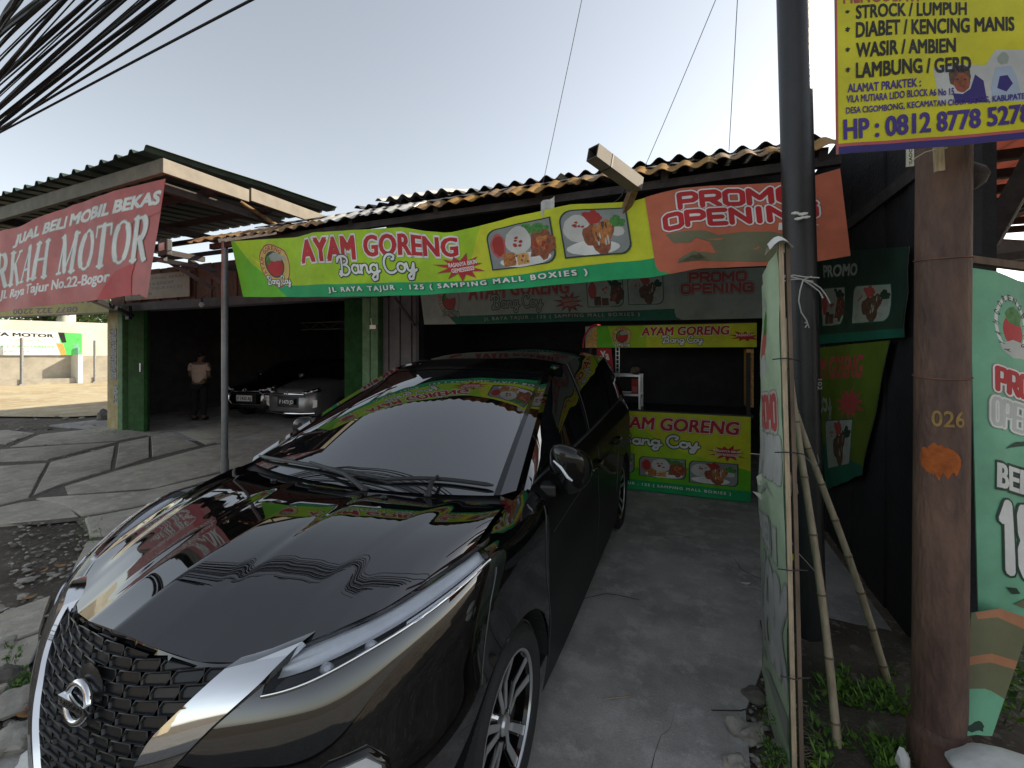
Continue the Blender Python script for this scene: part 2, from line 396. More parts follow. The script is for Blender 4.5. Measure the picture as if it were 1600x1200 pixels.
def clip(poly, a, b, c):
    """keep a*x+b*y<=c"""
    out = []; n = len(poly)
    for i in range(n):
        p = poly[i]; q = poly[(i + 1) % n]; dp = a * p[0] + b * p[1] - c; dq = a * q[0] + b * q[1] - c
        if dp <= 1e-9: out.append(p)
        if (dp < -1e-9 and dq > 1e-9) or (dp > 1e-9 and dq < -1e-9):
            t = dp / (dp - dq); out.append((p[0] + (q[0] - p[0]) * t, p[1] + (q[1] - p[1]) * t))
    return out
def area2(p): return sum(p[i][0] * p[(i + 1) % len(p)][1] - p[(i + 1) % len(p)][0] * p[i][1] for i in range(len(p)))
def cloth(name, pr, W, H, fn, nx, ny, step=.00006, thick=.004, back='ink_greyb', parent=None, backoff=-1):
    """wrap a print (W x H) on the surface fn(a,b) (a,b in 0..1), piecewise linear on an nx*ny triangle net"""
    P = [[Vector(fn(i / nx, j / ny)) for j in range(ny + 1)] for i in range(nx + 1)]
    N = [[None] * (ny + 1) for _ in range(nx + 1)]
    for i in range(nx + 1):
        for j in range(ny + 1):
            du = P[min(i + 1, nx)][j] - P[max(i - 1, 0)][j]; dv = P[i][min(j + 1, ny)] - P[i][max(j - 1, 0)]
            q = du.cross(dv); N[i][j] = q.normalized() if q.length > 0 else Vector((0, -1, 0))
    dx = W / nx; dy = H / ny
    mb = MB(); mats = []; lay = 0; sc = 0
    def mi(k):
        k = 'ink_' + k if not k in MATS else k
        if k not in mats: mats.append(k)
        return mats.index(k)
    def pos(x, y, i, j, low, off):
        fx = x / dx - i; fy = y / dy - j
        if low: w0 = ((i, j, 1 - fx - fy), (i + 1, j, fx), (i, j + 1, fy))
        else: w0 = ((i + 1, j + 1, fx + fy - 1), (i, j + 1, 1 - fx), (i + 1, j, 1 - fy))
        p = Vector((0, 0, 0)); q = Vector((0, 0, 0))
        for (a, b, k) in w0: p += P[a][b] * k; q += N[a][b] * k
        return p + q * off
    base = None
    for it in pr.items:
        if len(it) == 3: sc += 1; off = lay * step + (sc % 60 + 1) * .000004
        else:
            lay += 5 if sc else 1
            sc = 0; off = lay * step
        m = mi(it[1])
        for poly in it[0]:
            if area2(poly) < 0: poly = poly[::-1]
            xs = [p[0] for p in poly]; ys = [p[1] for p in poly]
            for i in range(max(0, int(min(xs) / dx)), min(nx - 1, int(max(xs) / dx - 1e-9)) + 1):
                p1 = clip(clip(poly, -1, 0, -i * dx), 1, 0, (i + 1) * dx)
                if len(p1) < 3: continue
                for j in range(max(0, int(min(ys) / dy)), min(ny - 1, int(max(ys) / dy - 1e-9)) + 1):
                    p2 = clip(clip(p1, 0, -1, -j * dy), 0, 1, (j + 1) * dy)
                    if len(p2) < 3: continue
                    c = i + j + 1
                    for low, sg in ((True, 1), (False, -1)):
                        p3 = clip(p2, sg / dx, sg / dy, sg * c)
                        if len(p3) < 3 or abs(area2(p3)) < 1e-9: continue
                        mb.add([pos(x, y, i, j, low, off) for x, y in p3], [tuple(range(len(p3)))], m)
    # back of the cloth
    m = mi(back)
    Q = [[P[i][j] - N[i][j] * thick for j in range(ny + 1)] for i in range(nx + 1)]
    mb.grid(Q, m, True)
    o = mb.build(name, mats, parent, smooth=50, recalc=False, merge=2e-5)
    return o
def edges(top, bot, wr=.012, seed=0, wl=.35, length=1, drape=None):
    """surface between two polylines with wrinkles across its normal"""
    def arc(p):
        d = [0]
        for i in range(len(p) - 1): d.append(d[-1] + (Vector(p[i + 1]) - Vector(p[i])).length)
        return [x / d[-1] for x in d]
    ta, ba = arc(top), arc(bot)
    def at(pl, ar, t):
        for i in range(len(pl) - 1):
            if t <= ar[i + 1] + 1e-9:
                k = (t - ar[i]) / max(1e-9, ar[i + 1] - ar[i]); return Vector(pl[i]).lerp(Vector(pl[i + 1]), k)
        return Vector(pl[-1])
    n = (Vector(top[-1]) - Vector(top[0])).cross(Vector(top[0]) - Vector(bot[0])).normalized()
    def fn(a, b):
        p = at(bot, ba, a).lerp(at(top, ta, a), b)
        e = min(1, 4 * min(a, 1 - a) + .25)
        x = a * length
        d = wr * e * (noise.noise(Vector((x / wl, b * .9 - x * .4, seed))) + .5 * noise.noise(Vector((x / wl * 2.3 + b * 1.7, b * 2.2, seed + 5))))
        if drape: d += drape(a, b)
        return p + n * d
    return fn

# hand lettering as pen strokes in a unit box
def arc_pts(cx, cy, rx, ry, a0, a1, n=10):
    return [(cx + rx * math.cos(math.radians(a0 + (a1 - a0) * i / n)), cy + ry * math.sin(math.radians(a0 + (a1 - a0) * i / n))) for i in range(n + 1)]
SCRIPT = {
 'B': (.95, [[(.30, 1.0), (.27, .5), (.16, -.05), (.05, -.12), (-.02, .02)], arc_pts(.38, .78, .36, .26, 175, -75, 12) + arc_pts(.42, .22, .36, .30, 90, -170, 14), [(-.05, .72), (.0, .92), (.16, 1.02), (.35, 1.04)]]),
 'a': (.58, [arc_pts(.24, .24, .22, .24, 40, 330, 12), [(.47, .47), (.44, .2), (.48, .03), (.60, .08)]]),
 'n': (.62, [[(.06, .46), (.06, 0)], [(.06, .2), (.2, .44), (.36, .47), (.43, .36), (.42, .12), (.5, .0), (.64, .08)]]),
 'g': (.60, [arc_pts(.24, .24, .22, .24, 40, 330, 12), [(.47, .47), (.44, -.05), (.36, -.36), (.16, -.42), (.06, -.28), (.2, -.12), (.62, .1)]]),
 'C': (.78, [arc_pts(.42, .48, .40, .54, 50, 310, 16), [(.66, .9), (.62, .74), (.52, .72)]]),
 'o': (.52, [arc_pts(.24, .24, .22, .24, 90, 450, 14), [(.3, .46), (.42, .38), (.54, .42)]]),
 'y': (.60, [[(.05, .46), (.1, .12), (.2, .02), (.34, .12), (.46, .46)], [(.48, .48), (.42, -.1), (.3, -.4), (.12, -.42), (.08, -.26), (.3, -.08), (.62, .14)]]),
 ' ': (.35, [])}
OCT = {
 'P': (.8, [[(0, 0), (0, 1), (.6, 1), (.75, .85), (.75, .6), (.6, .45), (0, .45)]]), 'R': (.8, [[(0, 0), (0, 1), (.6, 1), (.75, .85), (.75, .6), (.6, .45), (0, .45)], [(.35, .45), (.75, 0)]]),
 'O': (.8, [[(.15, 0), (0, .15), (0, .85), (.15, 1), (.6, 1), (.75, .85), (.75, .15), (.6, 0), (.15, 0)]]), 'M': (1., [[(0, 0), (0, 1), (.45, .35), (.9, 1), (.9, 0)]]),
 'E': (.75, [[(.7, 1), (0, 1), (0, 0), (.7, 0)], [(0, .5), (.55, .5)]]), 'N': (.85, [[(0, 0), (0, 1), (.75, 0), (.75, 1)]]), 'I': (.3, [[(.1, 0), (.1, 1)]]),
 'G': (.8, [[(.75, .8), (.6, 1), (.15, 1), (0, .85), (0, .15), (.15, 0), (.75, 0), (.75, .5), (.4, .5)]]),
 'B': (.8, [[(0, 0), (0, 1), (.6, 1), (.72, .85), (.72, .62), (.6, .5), (0, .5)], [(.6, .5), (.75, .38), (.75, .15), (.6, 0), (0, 0)]]),
 'L': (.7, [[(0, 1), (0, 0), (.65, 0)]]), '1': (.4, [[(0, .75), (.2, 1), (.2, 0)]]), '8': (.8, [[(.15, .5), (.05, .62), (.05, .88), (.15, 1), (.6, 1), (.7, .88), (.7, .62), (.6, .5), (.15, .5), (0, .36), (0, .12), (.15, 0), (.6, 0), (.75, .12), (.75, .36), (.6, .5)]]),
 'K': (.8, [[(0, 0), (0, 1)], [(.7, 1), (.05, .48), (.75, 0)]]), 'A': (.85, [[(0, 0), (.38, 1), (.76, 0)], [(.15, .33), (.6, .33)]]), 'H': (.85, [[(0, 0), (0, 1)], [(.75, 0), (.75, 1)], [(0, .5), (.75, .5)]]), 'T': (.8, [[(0, 1), (.76, 1)], [(.38, 1), (.38, 0)]]), ' ': (.35, [])}
def pen(pr, tbl, st, x0, y0, x1, y1, wd, ink, outline=None, ow=.5, shear=0, gap=.25, o2=None, ow2=1.0, wfn=None):
    adv = sum(tbl[c][0] + (gap if tbl is OCT else 0) for c in st); kx = (x1 - x0) / adv; ky = (y1 - y0); x = 0; L = []
    for c in st:
        w0, ls = tbl[c]
        for ln in ls: L.append([(x0 + (x + p[0]) * kx + shear * p[1] * ky, y0 + p[1] * ky) for p in ln])
        x += w0 + (gap if tbl is OCT else 0)
    for ik, ww in ((o2, ow2), (outline, ow)):
        if ik: pr.items.append(([], ik)); pr.strokes(L, wd * (1 + ww), ik); pr.items.append(([], ik))
    pr.items.append(([], ink)); pr.strokes(L, wd, ink, wfn=wfn); pr.items.append(([], ink))
    return pr
SERIF = {'B': (.8, 'v0 b'), 'E': (.75, ''), 'R': (.85, ''), 'K': (.9, ''), 'A': (.9, ''), 'H': (.95, ''), 'M': (1.1, ''), 'O': (.95, ''), 'T': (.85, '')}
def serif(pr, st, x0, y0, x1, y1, ink, outline=None):
    """thick and thin roman capitals"""
    G = {'B': (.72, [('T', [(.14, 0), (.14, 1)]), ('t', [(.0, 1), (.4, 1)]), ('t', [(0, 0), (.42, 0)]), ('t', [(.14, .52), (.4, .52)]), ('T', arc_pts(.38, .76, .2, .24, 60, -60, 6)), ('T', arc_pts(.40, .26, .24, .26, 65, -65, 6))]),
         'E': (.68, [('T', [(.14, 0), (.14, 1)]), ('t', [(0, 1), (.58, 1), (.58, .78)]), ('t', [(0, 0), (.62, 0), (.62, .24)]), ('t', [(.14, .52), (.42, .52)]), ('t', [(.42, .62), (.42, .42)])]),
         'R': (.82, [('T', [(.14, 0), (.14, 1)]), ('t', [(0, 1), (.42, 1)]), ('t', [(0, 0), (.28, 0)]), ('t', [(.14, .5), (.42, .5)]), ('T', arc_pts(.40, .75, .2, .25, 65, -65, 6)), ('T', [(.36, .5), (.70, 0)]), ('t', [(.64, 0), (.82, 0)])]),
         'K': (.84, [('T', [(.14, 0), (.14, 1)]), ('t', [(0, 1), (.28, 1)]), ('t', [(0, 0), (.28, 0)]), ('t', [(.14, .38), (.66, 1)]), ('t', [(.56, 1), (.78, 1)]), ('T', [(.32, .6), (.70, 0)]), ('t', [(.6, 0), (.84, 0)])]),
         'A': (.86, [('t', [(.10, 0), (.42, 1)]), ('T', [(.42, 1), (.72, 0)]), ('t', [(.2, .34), (.6, .34)]), ('t', [(0, 0), (.22, 0)]), ('t', [(.58, 0), (.86, 0)])]),
         'H': (.92, [('T', [(.14, 0), (.14, 1)]), ('T', [(.74, 0), (.74, 1)]), ('t', [(.14, .52), (.74, .52)])] + [('t', [(a, b), (a + .28, b)]) for a in (0, .60) for b in (0, 1)]),
         'M': (1.12, [('t', [(.14, 0), (.14, 1)]), ('T', [(.14, 1), (.52, .04)]), ('t', [(.52, .04), (.92, 1)]), ('T', [(.94, 0), (.94, 1)]), ('t', [(0, 0), (.28, 0)]), ('t', [(.80, 0), (1.1, 0)]), ('t', [(0, 1), (.18, 1)]), ('t', [(.92, 1), (1.1, 1)])]),
         'O': (.92, [('T', arc_pts(.44, .5, .36, .5, 50, -50, 8)), ('T', arc_pts(.44, .5, .36, .5, 130, 230, 8)), ('t', arc_pts(.44, .5, .36, .5, 50, 130, 6)), ('t', arc_pts(.44, .5, .36, .5, 230, 310, 6))]),
         'T': (.82, [('T', [(.4, 0), (.4, 1)]), ('t', [(.02, .76), (.02, 1), (.78, 1), (.78, .76)]), ('t', [(.26, 0), (.54, 0)])]), ' ': (.4, [])}
    adv = sum(G[c][0] + .1 for c in st); kx = (x1 - x0) / adv; ky = y1 - y0
    for ik, ex in ((outline, .06), (ink, 0)):
        if not ik: continue
        x = 0; pr.items.append(([], ik))
        for c in st:
            w0, ls = G[c]
            for (t, ln) in ls:
                pr.strokes([[(x0 + (x + p[0]) * kx, y0 + p[1] * ky) for p in ln]], ((.20 if t == 'T' else .075) + ex) * (kx + ky * .25) * .8, ik)
            x += w0 + .1
        pr.items.append(([], ik))
    return pr
def food(pr, x0, y0, x1, y1, kind, dim=False):
    """a printed photo of a rice plate in a frame with two rounded corners"""
    W, H = x1 - x0, y1 - y0; X = lambda a: x0 + a * W; Yy = lambda b: y0 + b * H
    d = (lambda k: {'rice': 'greyb', 'white': 'greyb', 'plate': 'dgrey', 'meat': 'brown', 'fried': 'brown', 'sauce': 'dred', 'leaf': 'dark', 'pink': 'dred', 'cream': 'brown', 'orange_b': 'brown'}.get(k, k)) if dim else (lambda k: k)
    pr.rrect(x0 - W * .025, y0 - H * .03, x1 + W * .025, y1 + H * .03, .25 * H, 'dark' if not dim else 'dteal', (0, 1, 0, 1))
    pr.rrect(x0, y0, x1, y1, .24 * H, d('plate'), (0, 1, 0, 1))
    if kind == 1:
        pr.ell(X(.8), Yy(.80), .17 * W, .16 * H, d('leaf'), wob=.5, seed=2); pr.ell(X(.62), Yy(.85), .1 * W, .12 * H, d('leaf'), wob=.5, seed=5)
        pr.ell(X(.15), Yy(.58), .13 * W, .30 * H, d('pink'), wob=.2); pr.ell(X(.15), Yy(.58), .10 * W, .24 * H, d('sauce'), wob=.3, seed=4)
        pr.ell(X(.55), Yy(.14), .42 * W, .16 * H, d('white'), wob=.1); pr.ell(X(.82), Yy(.42), .20 * W, .34 * H, d('meat'), wob=.5, seed=8); pr.ell(X(.84), Yy(.5), .09 * W, .16 * H, d('fried'), wob=.8, seed=3)
        pr.ell(X(.47), Yy(.62), .21 * W, .33 * H, d('rice'), wob=.12, seed=1)
        pr.rrect(X(.18), Yy(.03), X(.38), Yy(.36), .04 * H, d('fried')); pr.rrect(X(.40), Yy(.03), X(.60), Yy(.30), .04 * H, d('orange_b'))
        for i in range(7):
            pr.ell(X(.48 + R.uniform(-.09, .09)), Yy(.62 + R.uniform(-.14, .12)), .035 * W, .03 * H, d('sauce'), n=7, wob=.8, seed=i)
        for i in range(8): pr.ell(X(.28 + R.uniform(-.08, .3)), Yy(.17 + R.uniform(-.11, .12)), .02 * W, .03 * H, d('meat'), n=6, wob=.8, seed=i + 3)
        for i in range(6): pr.ell(X(.82 + R.uniform(-.1, .1)), Yy(.42 + R.uniform(-.2, .2)), .03 * W, .05 * H, d('sauce'), n=6, wob=.8, seed=i + 9)
    else:
        pr.ell(X(.85), Yy(.72), .12 * W, .16 * H, d('leaf'), wob=.6, seed=2); pr.ell(X(.84), Yy(.50), .13 * W, .10 * H, d('rice'), wob=.3, seed=4)
        pr.ell(X(.50), Yy(.84), .16 * W, .15 * H, d('sauce'), wob=.5, seed=7)
        pr.ell(X(.24), Yy(.60), .22 * W, .30 * H, d('rice'), wob=.1, seed=1)
        pr.ell(X(.45), Yy(.16), .42 * W, .16 * H, d('white'), wob=.1); pr.ell(X(.55), Yy(.38), .25 * W, .32 * H, d('meat'), wob=.6, seed=3)
        pr.ell(X(.64), Yy(.48), .15 * W, .28 * H, d('fried'), wob=.6, seed=11)
        for i in range(10): pr.ell(X(.62 + R.uniform(-.1, .1)), Yy(.46 + R.uniform(-.22, .22)), .015 * W, R.uniform(.05, .1) * H, d('rice' if i % 2 else 'brown'), n=6, wob=.7, seed=i)
        for i in range(6): pr.ell(X(.26 + R.uniform(-.07, .08)), Yy(.68 + R.uniform(-.07, .08)), .03 * W, .025 * H, d('sauce'), n=6, wob=.8, seed=i)
    return pr
def logo(pr, cx, cy, r, dim=False):
    """the stall's round badge: arched words over a red fruit-like disc with a grey-green cap"""
    ring = 'dred' if dim else 'maroon'; pale = 'dgrey' if dim else 'cream'
    pr.ell(cx, cy, r * 1.05, r * 1.12, ring, 28, wob=.12, seed=3); pr.ell(cx, cy, r * .99, r * 1.05, pale, 28, wob=.1, seed=3)
    pr.ell(cx, cy + r * .02, r * .66, r * .70, 'dark' if not dim else 'brown', 22)
    pr.ell(cx + r * .02, cy - r * .05, r * .56, r * .55, 'dred' if dim else 'red', 22)
    pr.ell(cx + r * .2, cy + r * .40, r * .5, r * .22, 'dgrey' if dim else 'greyb', 14, wob=.3)
    pr.poly([(cx + r * .4, cy + r * .5), (cx + r * .95, cy + r * .12), (cx + r * .8, cy + r * .42)], 'dgrey')
    pr.ell(cx - r * .32, cy + r * .25, r * .2, r * .2, 'leaf', 10, wob=.6)
    s = 'AYAM GORENG'
    for i, c in enumerate(s):
        if c == ' ': continue
        a = math.radians(205 - i * 15.5); px, py = cx + r * .84 * math.cos(a), cy + r * .88 * math.sin(a)
        pr.text(c, px - r * .095, py - r * .12, px + r * .095, py + r * .12, 'dred' if dim else 'maroon', .03, rot=a - math.pi / 2)
    pen(pr, SCRIPT, 'Bang Coy', cx - r * .72, cy - r * .98, cx + r * .85, cy - r * .58, r * .055, 'white' if not dim else 'greyb', 'dark', 1.4)
    return pr
# ------------------------------------------------------------------ the parked black people carrier
U0, V0 = -1.42, .60
def spline(t, P):
    """natural cubic through control values P (n,k) at knots t -> evaluator"""
    t = np.asarray(t, float); P = np.asarray(P, float); n = len(t); h = np.diff(t)
    A = np.zeros((n, n)); B = np.zeros((n, P.shape[1])); A[0, 0] = A[-1, -1] = 1
    for i in range(1, n - 1):
        A[i, i - 1] = h[i - 1]; A[i, i] = 2 * (h[i - 1] + h[i]); A[i, i + 1] = h[i]
        B[i] = 6 * ((P[i + 1] - P[i]) / h[i] - (P[i] - P[i - 1]) / h[i - 1])
    M = np.linalg.solve(A, B)
    def ev(x):
        x = np.atleast_1d(x); i = np.clip(np.searchsorted(t, x) - 1, 0, n - 2); a = (t[i + 1] - x)[:, None]; b = (x - t[i])[:, None]; H = h[i][:, None]
        return M[i] * a ** 3 / (6 * H) + M[i + 1] * b ** 3 / (6 * H) + (P[i] / H - M[i] * H / 6) * a + (P[i + 1] / H - M[i + 1] * H / 6) * b
    return ev
EDGE = [(0, .03, .962), (.15, .045, .942), (.30, .088, .905), (.40, .128, .898), (.49, .185, .909), (.57, .26, .930), (.65, .375, .948), (.705, .51, .970), (.735, .61, .984), (.757, .715, .996)]
HLB = [(0, 0, .86), (.15, .015, .852), (.30, .05, .845), (.41, .085, .840), (.50, .121, .849), (.59, .178, .869), (.68, .28, .903), (.74, .372, .928), (.80, .50, .962), (.838, .655, .990)]
RING = [EDGE, HLB,
 [(0, -.025, .72), (.162, -.018, .72), (.325, .014, .72), (.45, .053, .715), (.56, .10, .715), (.655, .165, .71), (.732, .255, .715), (.787, .36, .72), (.83, .49, .735), (.853, .655, .76)],
 [(0, -.03, .56), (.17, -.025, .56), (.34, .005, .56), (.47, .045, .56), (.58, .095, .56), (.68, .165, .56), (.755, .255, .56), (.806, .36, .57), (.842, .49, .58), (.864, .66, .59)],
 [(0, -.02, .38), (.17, -.01, .38), (.34, .02, .38), (.46, .06, .38), (.56, .12, .38), (.65, .20, .38), (.73, .30, .38), (.785, .40, .38), (.828, .51, .38), (.858, .66, .38)],
 [(0, .04, .21), (.17, .05, .21), (.33, .08, .21), (.45, .12, .21), (.55, .18, .21), (.63, .25, .21), (.71, .34, .21), (.765, .43, .21), (.80, .53, .21), (.825, .66, .21)]]
BACK = [  # s, then (lat,z) at each level
 (.86, [(.765, 1.022), (.85, .985), (.868, .80), (.872, .62), (.868, .40), (.84, .22)]),
 (1.05, [(.775, 1.05), (.856, .99), (.872, .80), (.874, .62), (.866, .40), (.84, .20)]),
 (1.5, [(.80, 1.085), (.862, .995), (.868, .80), (.874, .62), (.862, .40), (.845, .18)]),
 (2.5, [(.808, 1.12), (.866, 1.01), (.868, .80), (.874, .62), (.862, .40), (.845, .18)]),
 (3.4, [(.80, 1.16), (.862, 1.03), (.874, .80), (.878, .62), (.868, .40), (.845, .20)]),
 (4.0, [(.775, 1.18), (.845, 1.05), (.862, .80), (.868, .62), (.855, .40), (.83, .22)]),
 (4.28, [(.71, 1.18), (.78, 1.05), (.80, .80), (.81, .62), (.80, .40), (.78, .24)]),
 (4.42, [(.55, 1.17), (.60, 1.05), (.62, .80), (.63, .62), (.62, .40), (.60, .26)]),
 (4.48, [(.28, 1.16), (.30, 1.05), (.31, .80), (.32, .62), (.31, .40), (.30, .26)]),
 (4.49, [(0, 1.16), (0, 1.05), (0, .80), (0, .62), (0, .40), (0, .26)])]
def car_surface():
    lv = []
    for k in range(6): lv.append([list(p) for p in RING[k]] + [[b[1][k][0], b[0], b[1][k][1]] for b in BACK])
    lv = np.array(lv)                                     # level, column, xyz
    mid = lv[2]; t = np.concatenate([[0], np.cumsum(np.linalg.norm(np.diff(mid, axis=0), axis=1))])
    # dense columns
    tt = np.unique(np.concatenate([np.arange(0, t[9], .012), np.arange(t[9], t[-1], .022), t]))
    dense = np.array([spline(t, lv[k])(tt) for k in range(6)])
    zz = [0, .18, .42, .64, .84, 1.0]; z2 = np.unique(np.concatenate([np.linspace(0, 1, 61), zz]))
    out = np.zeros((len(z2), len(tt), 3))
    for j in range(len(tt)): out[:, j] = spline(zz, dense[:, j])(z2)
    return t, tt, z2, out
_ct, _tt, _zz, _cs = car_surface()
def edge_at(l):
    l = abs(l); return np.array([np.interp(l, [e[0] for e in EDGE], [e[1] for e in EDGE]), np.interp(l, [e[0] for e in EDGE], [e[2] for e in EDGE])])
_e0 = _cs[0]                                              # dense hood edge curve
_ek = np.searchsorted(_tt, _ct[9])
def cowl(l):
    k = abs(l) / .72; return Vector((l, .895 + .125 * k ** 2.2, 1.062 + .006 * k))
def ws_top(l):
    k = abs(l) / .565; return Vector((l, 2.03 + .05 * k ** 2, 1.546 - .028 * k ** 2))
def sst(x, a, b):
    k = min(1, max(0, (x - a) / (b - a))); return k * k * (3 - 2 * k)
def warp(p):
    # the nose sits a touch towards the drive side
    k = min(1, max(0, (.52 - p[0]) / .62)); f = max(0, 1 - p[1] / 1.0)
    return (p[0] + .115 * k * k * (3 - 2 * k) * f, p[1], p[2])
def hood_pt(l, f):
    a = abs(l); es, ez = edge_at(a) if a < .757 else (np.interp(f, [0, 1], [.715, .715]), .996)
    c = cowl(l); bs, bz = c.y - .055, 1.068 - .018 * (a / .757) ** 2
    if a > .74: bs = max(bs, es + .2)
    s = es + (bs - es) * f; g = 1 - (1 - f) ** 2.1
    z = ez + (bz - ez) * g
    bo = .43 + .14 * f
    k = sst(f, .02, .25) * (1 - .55 * sst(f, .75, 1.))
    z += k * (.011 * (1 - sst(a, bo - .012, bo + .05)) - .005 * (1 - sst(a, .17 + .02 * f, .215 + .03 * f)))
    z += .012 * (1 - (a / .76) ** 2) * math.sin(math.pi * f) 
    return Vector(warp((l, s, z)))
CAR = thing('parked_car', 'glossy black people carrier parked nose out on the concrete drive, chrome grille towards the street', 'car', (U0, V0, 0), world=False)
# lower body shell, both sides, with wheel arches cut out
WHEELS = (.825, 3.60); WR = .325; AR = .372
def shell(full=False):
    mb = MB();  nz_, nt_ = len(_zz), len(_tt)
    for sg in (1, -1):
        P = _cs.copy(); P[:, :, 0] *= sg
        vs = [tuple(P[i, j]) for i in range(nz_) for j in range(nt_)]; fs = []; ms = []
        inside = np.zeros((nz_, nt_), bool)
        for wc in WHEELS:
            d = np.hypot(P[:, :, 1] - wc, P[:, :, 2] - WR); inside |= (d < AR) & (np.abs(P[:, :, 0]) > .6)
        band0 = np.array(_zz) < .18 - 1e-6
        for i in range(nz_ - 1):
            for j in range(nt_ - 1):
                q = [(i, j), (i, j + 1), (i + 1, j + 1), (i + 1, j)]
                if sum(inside[a] for a in q) >= 3: continue
                lat = abs(P[i, j, 0])
                front = _tt[j] < _ct[9] - 1e-6
                if not full and band0[i] and front and _tt[j] > _ct[4] - 1e-6: continue       # headlight opening
                fs.append(tuple(a * nt_ + b for a, b in (q if sg < 0 else q[::-1]))); ms.append(j)
        # snap rim vertices to the arch
        for k, v in enumerate(vs):
            for wc in WHEELS:
                if abs(v[0]) > .6:
                    dy, dz = v[1] - wc, v[2] - WR; d = math.hypot(dy, dz)
                    if d < AR and d > 1e-6: vs[k] = (v[0], wc + dy / d * AR, WR + dz / d * AR)
        mb.add(vs, fs)
    return mb
SHELL = shell()
SHELL.v = [warp(v) for v in SHELL.v]
parts = {'body': MB(), 'doorA': MB(), 'doorB': MB(), 'doorC': MB(), 'doorD': MB()}
for f in SHELL.f:
    c = [sum(SHELL.v[i][k] for i in f) / 4 for k in range(3)]; key = 'body'
    if abs(c[0]) > .7 and c[2] > .27:
        if 1.17 < c[1] < 2.3: key = 'doorA' if c[0] > 0 else 'doorB'
        elif 2.3 < c[1] < 3.12: key = 'doorC' if c[0] > 0 else 'doorD'
    q = parts[key]; q.add([SHELL.v[i] for i in f], [(0, 1, 2, 3)], 1 if key != 'body' or (c[1] > 1.17 and abs(c[0]) > .7) else 0)
for k, q in parts.items(): q.build('body' if k == 'body' else 'door', ['car_black', 'car_dusty'], CAR, smooth=35, recalc=False, merge=1e-5)
_full = shell(True)
BVH = BVHTree.FromPolygons([Vector(warp(v)) for v in _full.v], _full.f)
def face_pt(l, z, off=0.):
    l = warp((l, .06, z))[0]
    h = BVH.ray_cast(Vector((l, -1, z)), Vector((0, 1, 0)))
    if h[0] is None: return Vector((l, .3, z))
    n = h[1]; n = -n if n.y > 0 else n
    return h[0] + n * off
# hood
LAT = sorted(set([round(x, 4) for x in np.linspace(-.757, .757, 121)] + [0]))
Pn = [[hood_pt(l, f) for f in np.linspace(0, 1, 46)] for l in LAT]
mb = MB(); mb.grid(Pn); mb.grid([[p[0] + Vector((0, 0, 0)), p[0] + Vector((0, .012, -.03))] for p in Pn])
mb.build('hood', 'car_black', CAR, smooth=25, merge=1e-5)
# cowl
mb = MB(); mb.grid([[hood_pt(l, 1) + Vector((0, .006, -.022)), cowl(l) + Vector((0, -.01, -.02)), cowl(l) + Vector((0, .03, -.005))] for l in np.linspace(-.735, .735, 40)])
mb.build('cowl', 'black_plastic', CAR, smooth=40)
def ws(l, b, off=0.):
    """l in -1..1 across, b 0..1 up"""
    p = cowl(l * .715).lerp(ws_top(l * .565), b)
    n = Vector((0, -.52, .85)); bulge = .045 * (1 - l * l) * math.sin(math.pi * b) ** .8 + .012 * math.sin(math.pi * b)
    return p + n * (bulge + off)
mb = MB(); mb.grid([[ws(l, b) for b in np.linspace(0, 1, 30)] for l in np.linspace(-1, 1, 50)])
mb.build('windscreen', 'windscreen_glass', CAR, smooth=60)
mb = MB(); mb.grid([[ws(l, b, .0025) for b in (.955, .985, 1.0)] for l in np.linspace(-1, 1, 40)])
for a, b in ((-1, -.965), (.965, 1)): mb.grid([[ws(a, t, .0025), ws(b, t, .0025)] for t in np.linspace(0, 1, 30)])
mb.build('windscreen_trim', 'gloss_black', CAR, smooth=60, recalc=False)
def roof_rail(s):
    return Vector((np.interp(s, [2.0, 2.3, 3.0, 3.8, 4.28], [.60, .635, .655, .64, .60]), s, np.interp(s, [2.0, 2.3, 2.7, 3.2, 3.8, 4.28], [1.512, 1.565, 1.605, 1.622, 1.60, 1.55])))
def roof_pt(l, s):
    r = roof_rail(s); zc = np.interp(s, [2.03, 2.2, 2.5, 2.9, 3.3, 3.8, 4.15, 4.28], [1.546, 1.596, 1.648, 1.682, 1.69, 1.675, 1.64, 1.60])
    k = abs(l); return Vector((l * r.x, s + (.05 * k * k if s < 2.2 else 0), zc + (r.z - zc) * k ** 2.6))
def roof_s(i, l):
    s0 = ws_top(l * .565).y; return s0 + (4.28 - s0) * i
mb = MB(); G = [[roof_pt(l, 2.03 + (4.28 - 2.03) * f) for f in np.linspace(0, 1, 40)] for l in np.linspace(-1, 1, 41)]
for i, l in enumerate(np.linspace(-1, 1, 41)): G[i][0] = ws(l, 1, .002)
mb.grid(G); mb.build('roof', 'car_black', CAR, smooth=50)
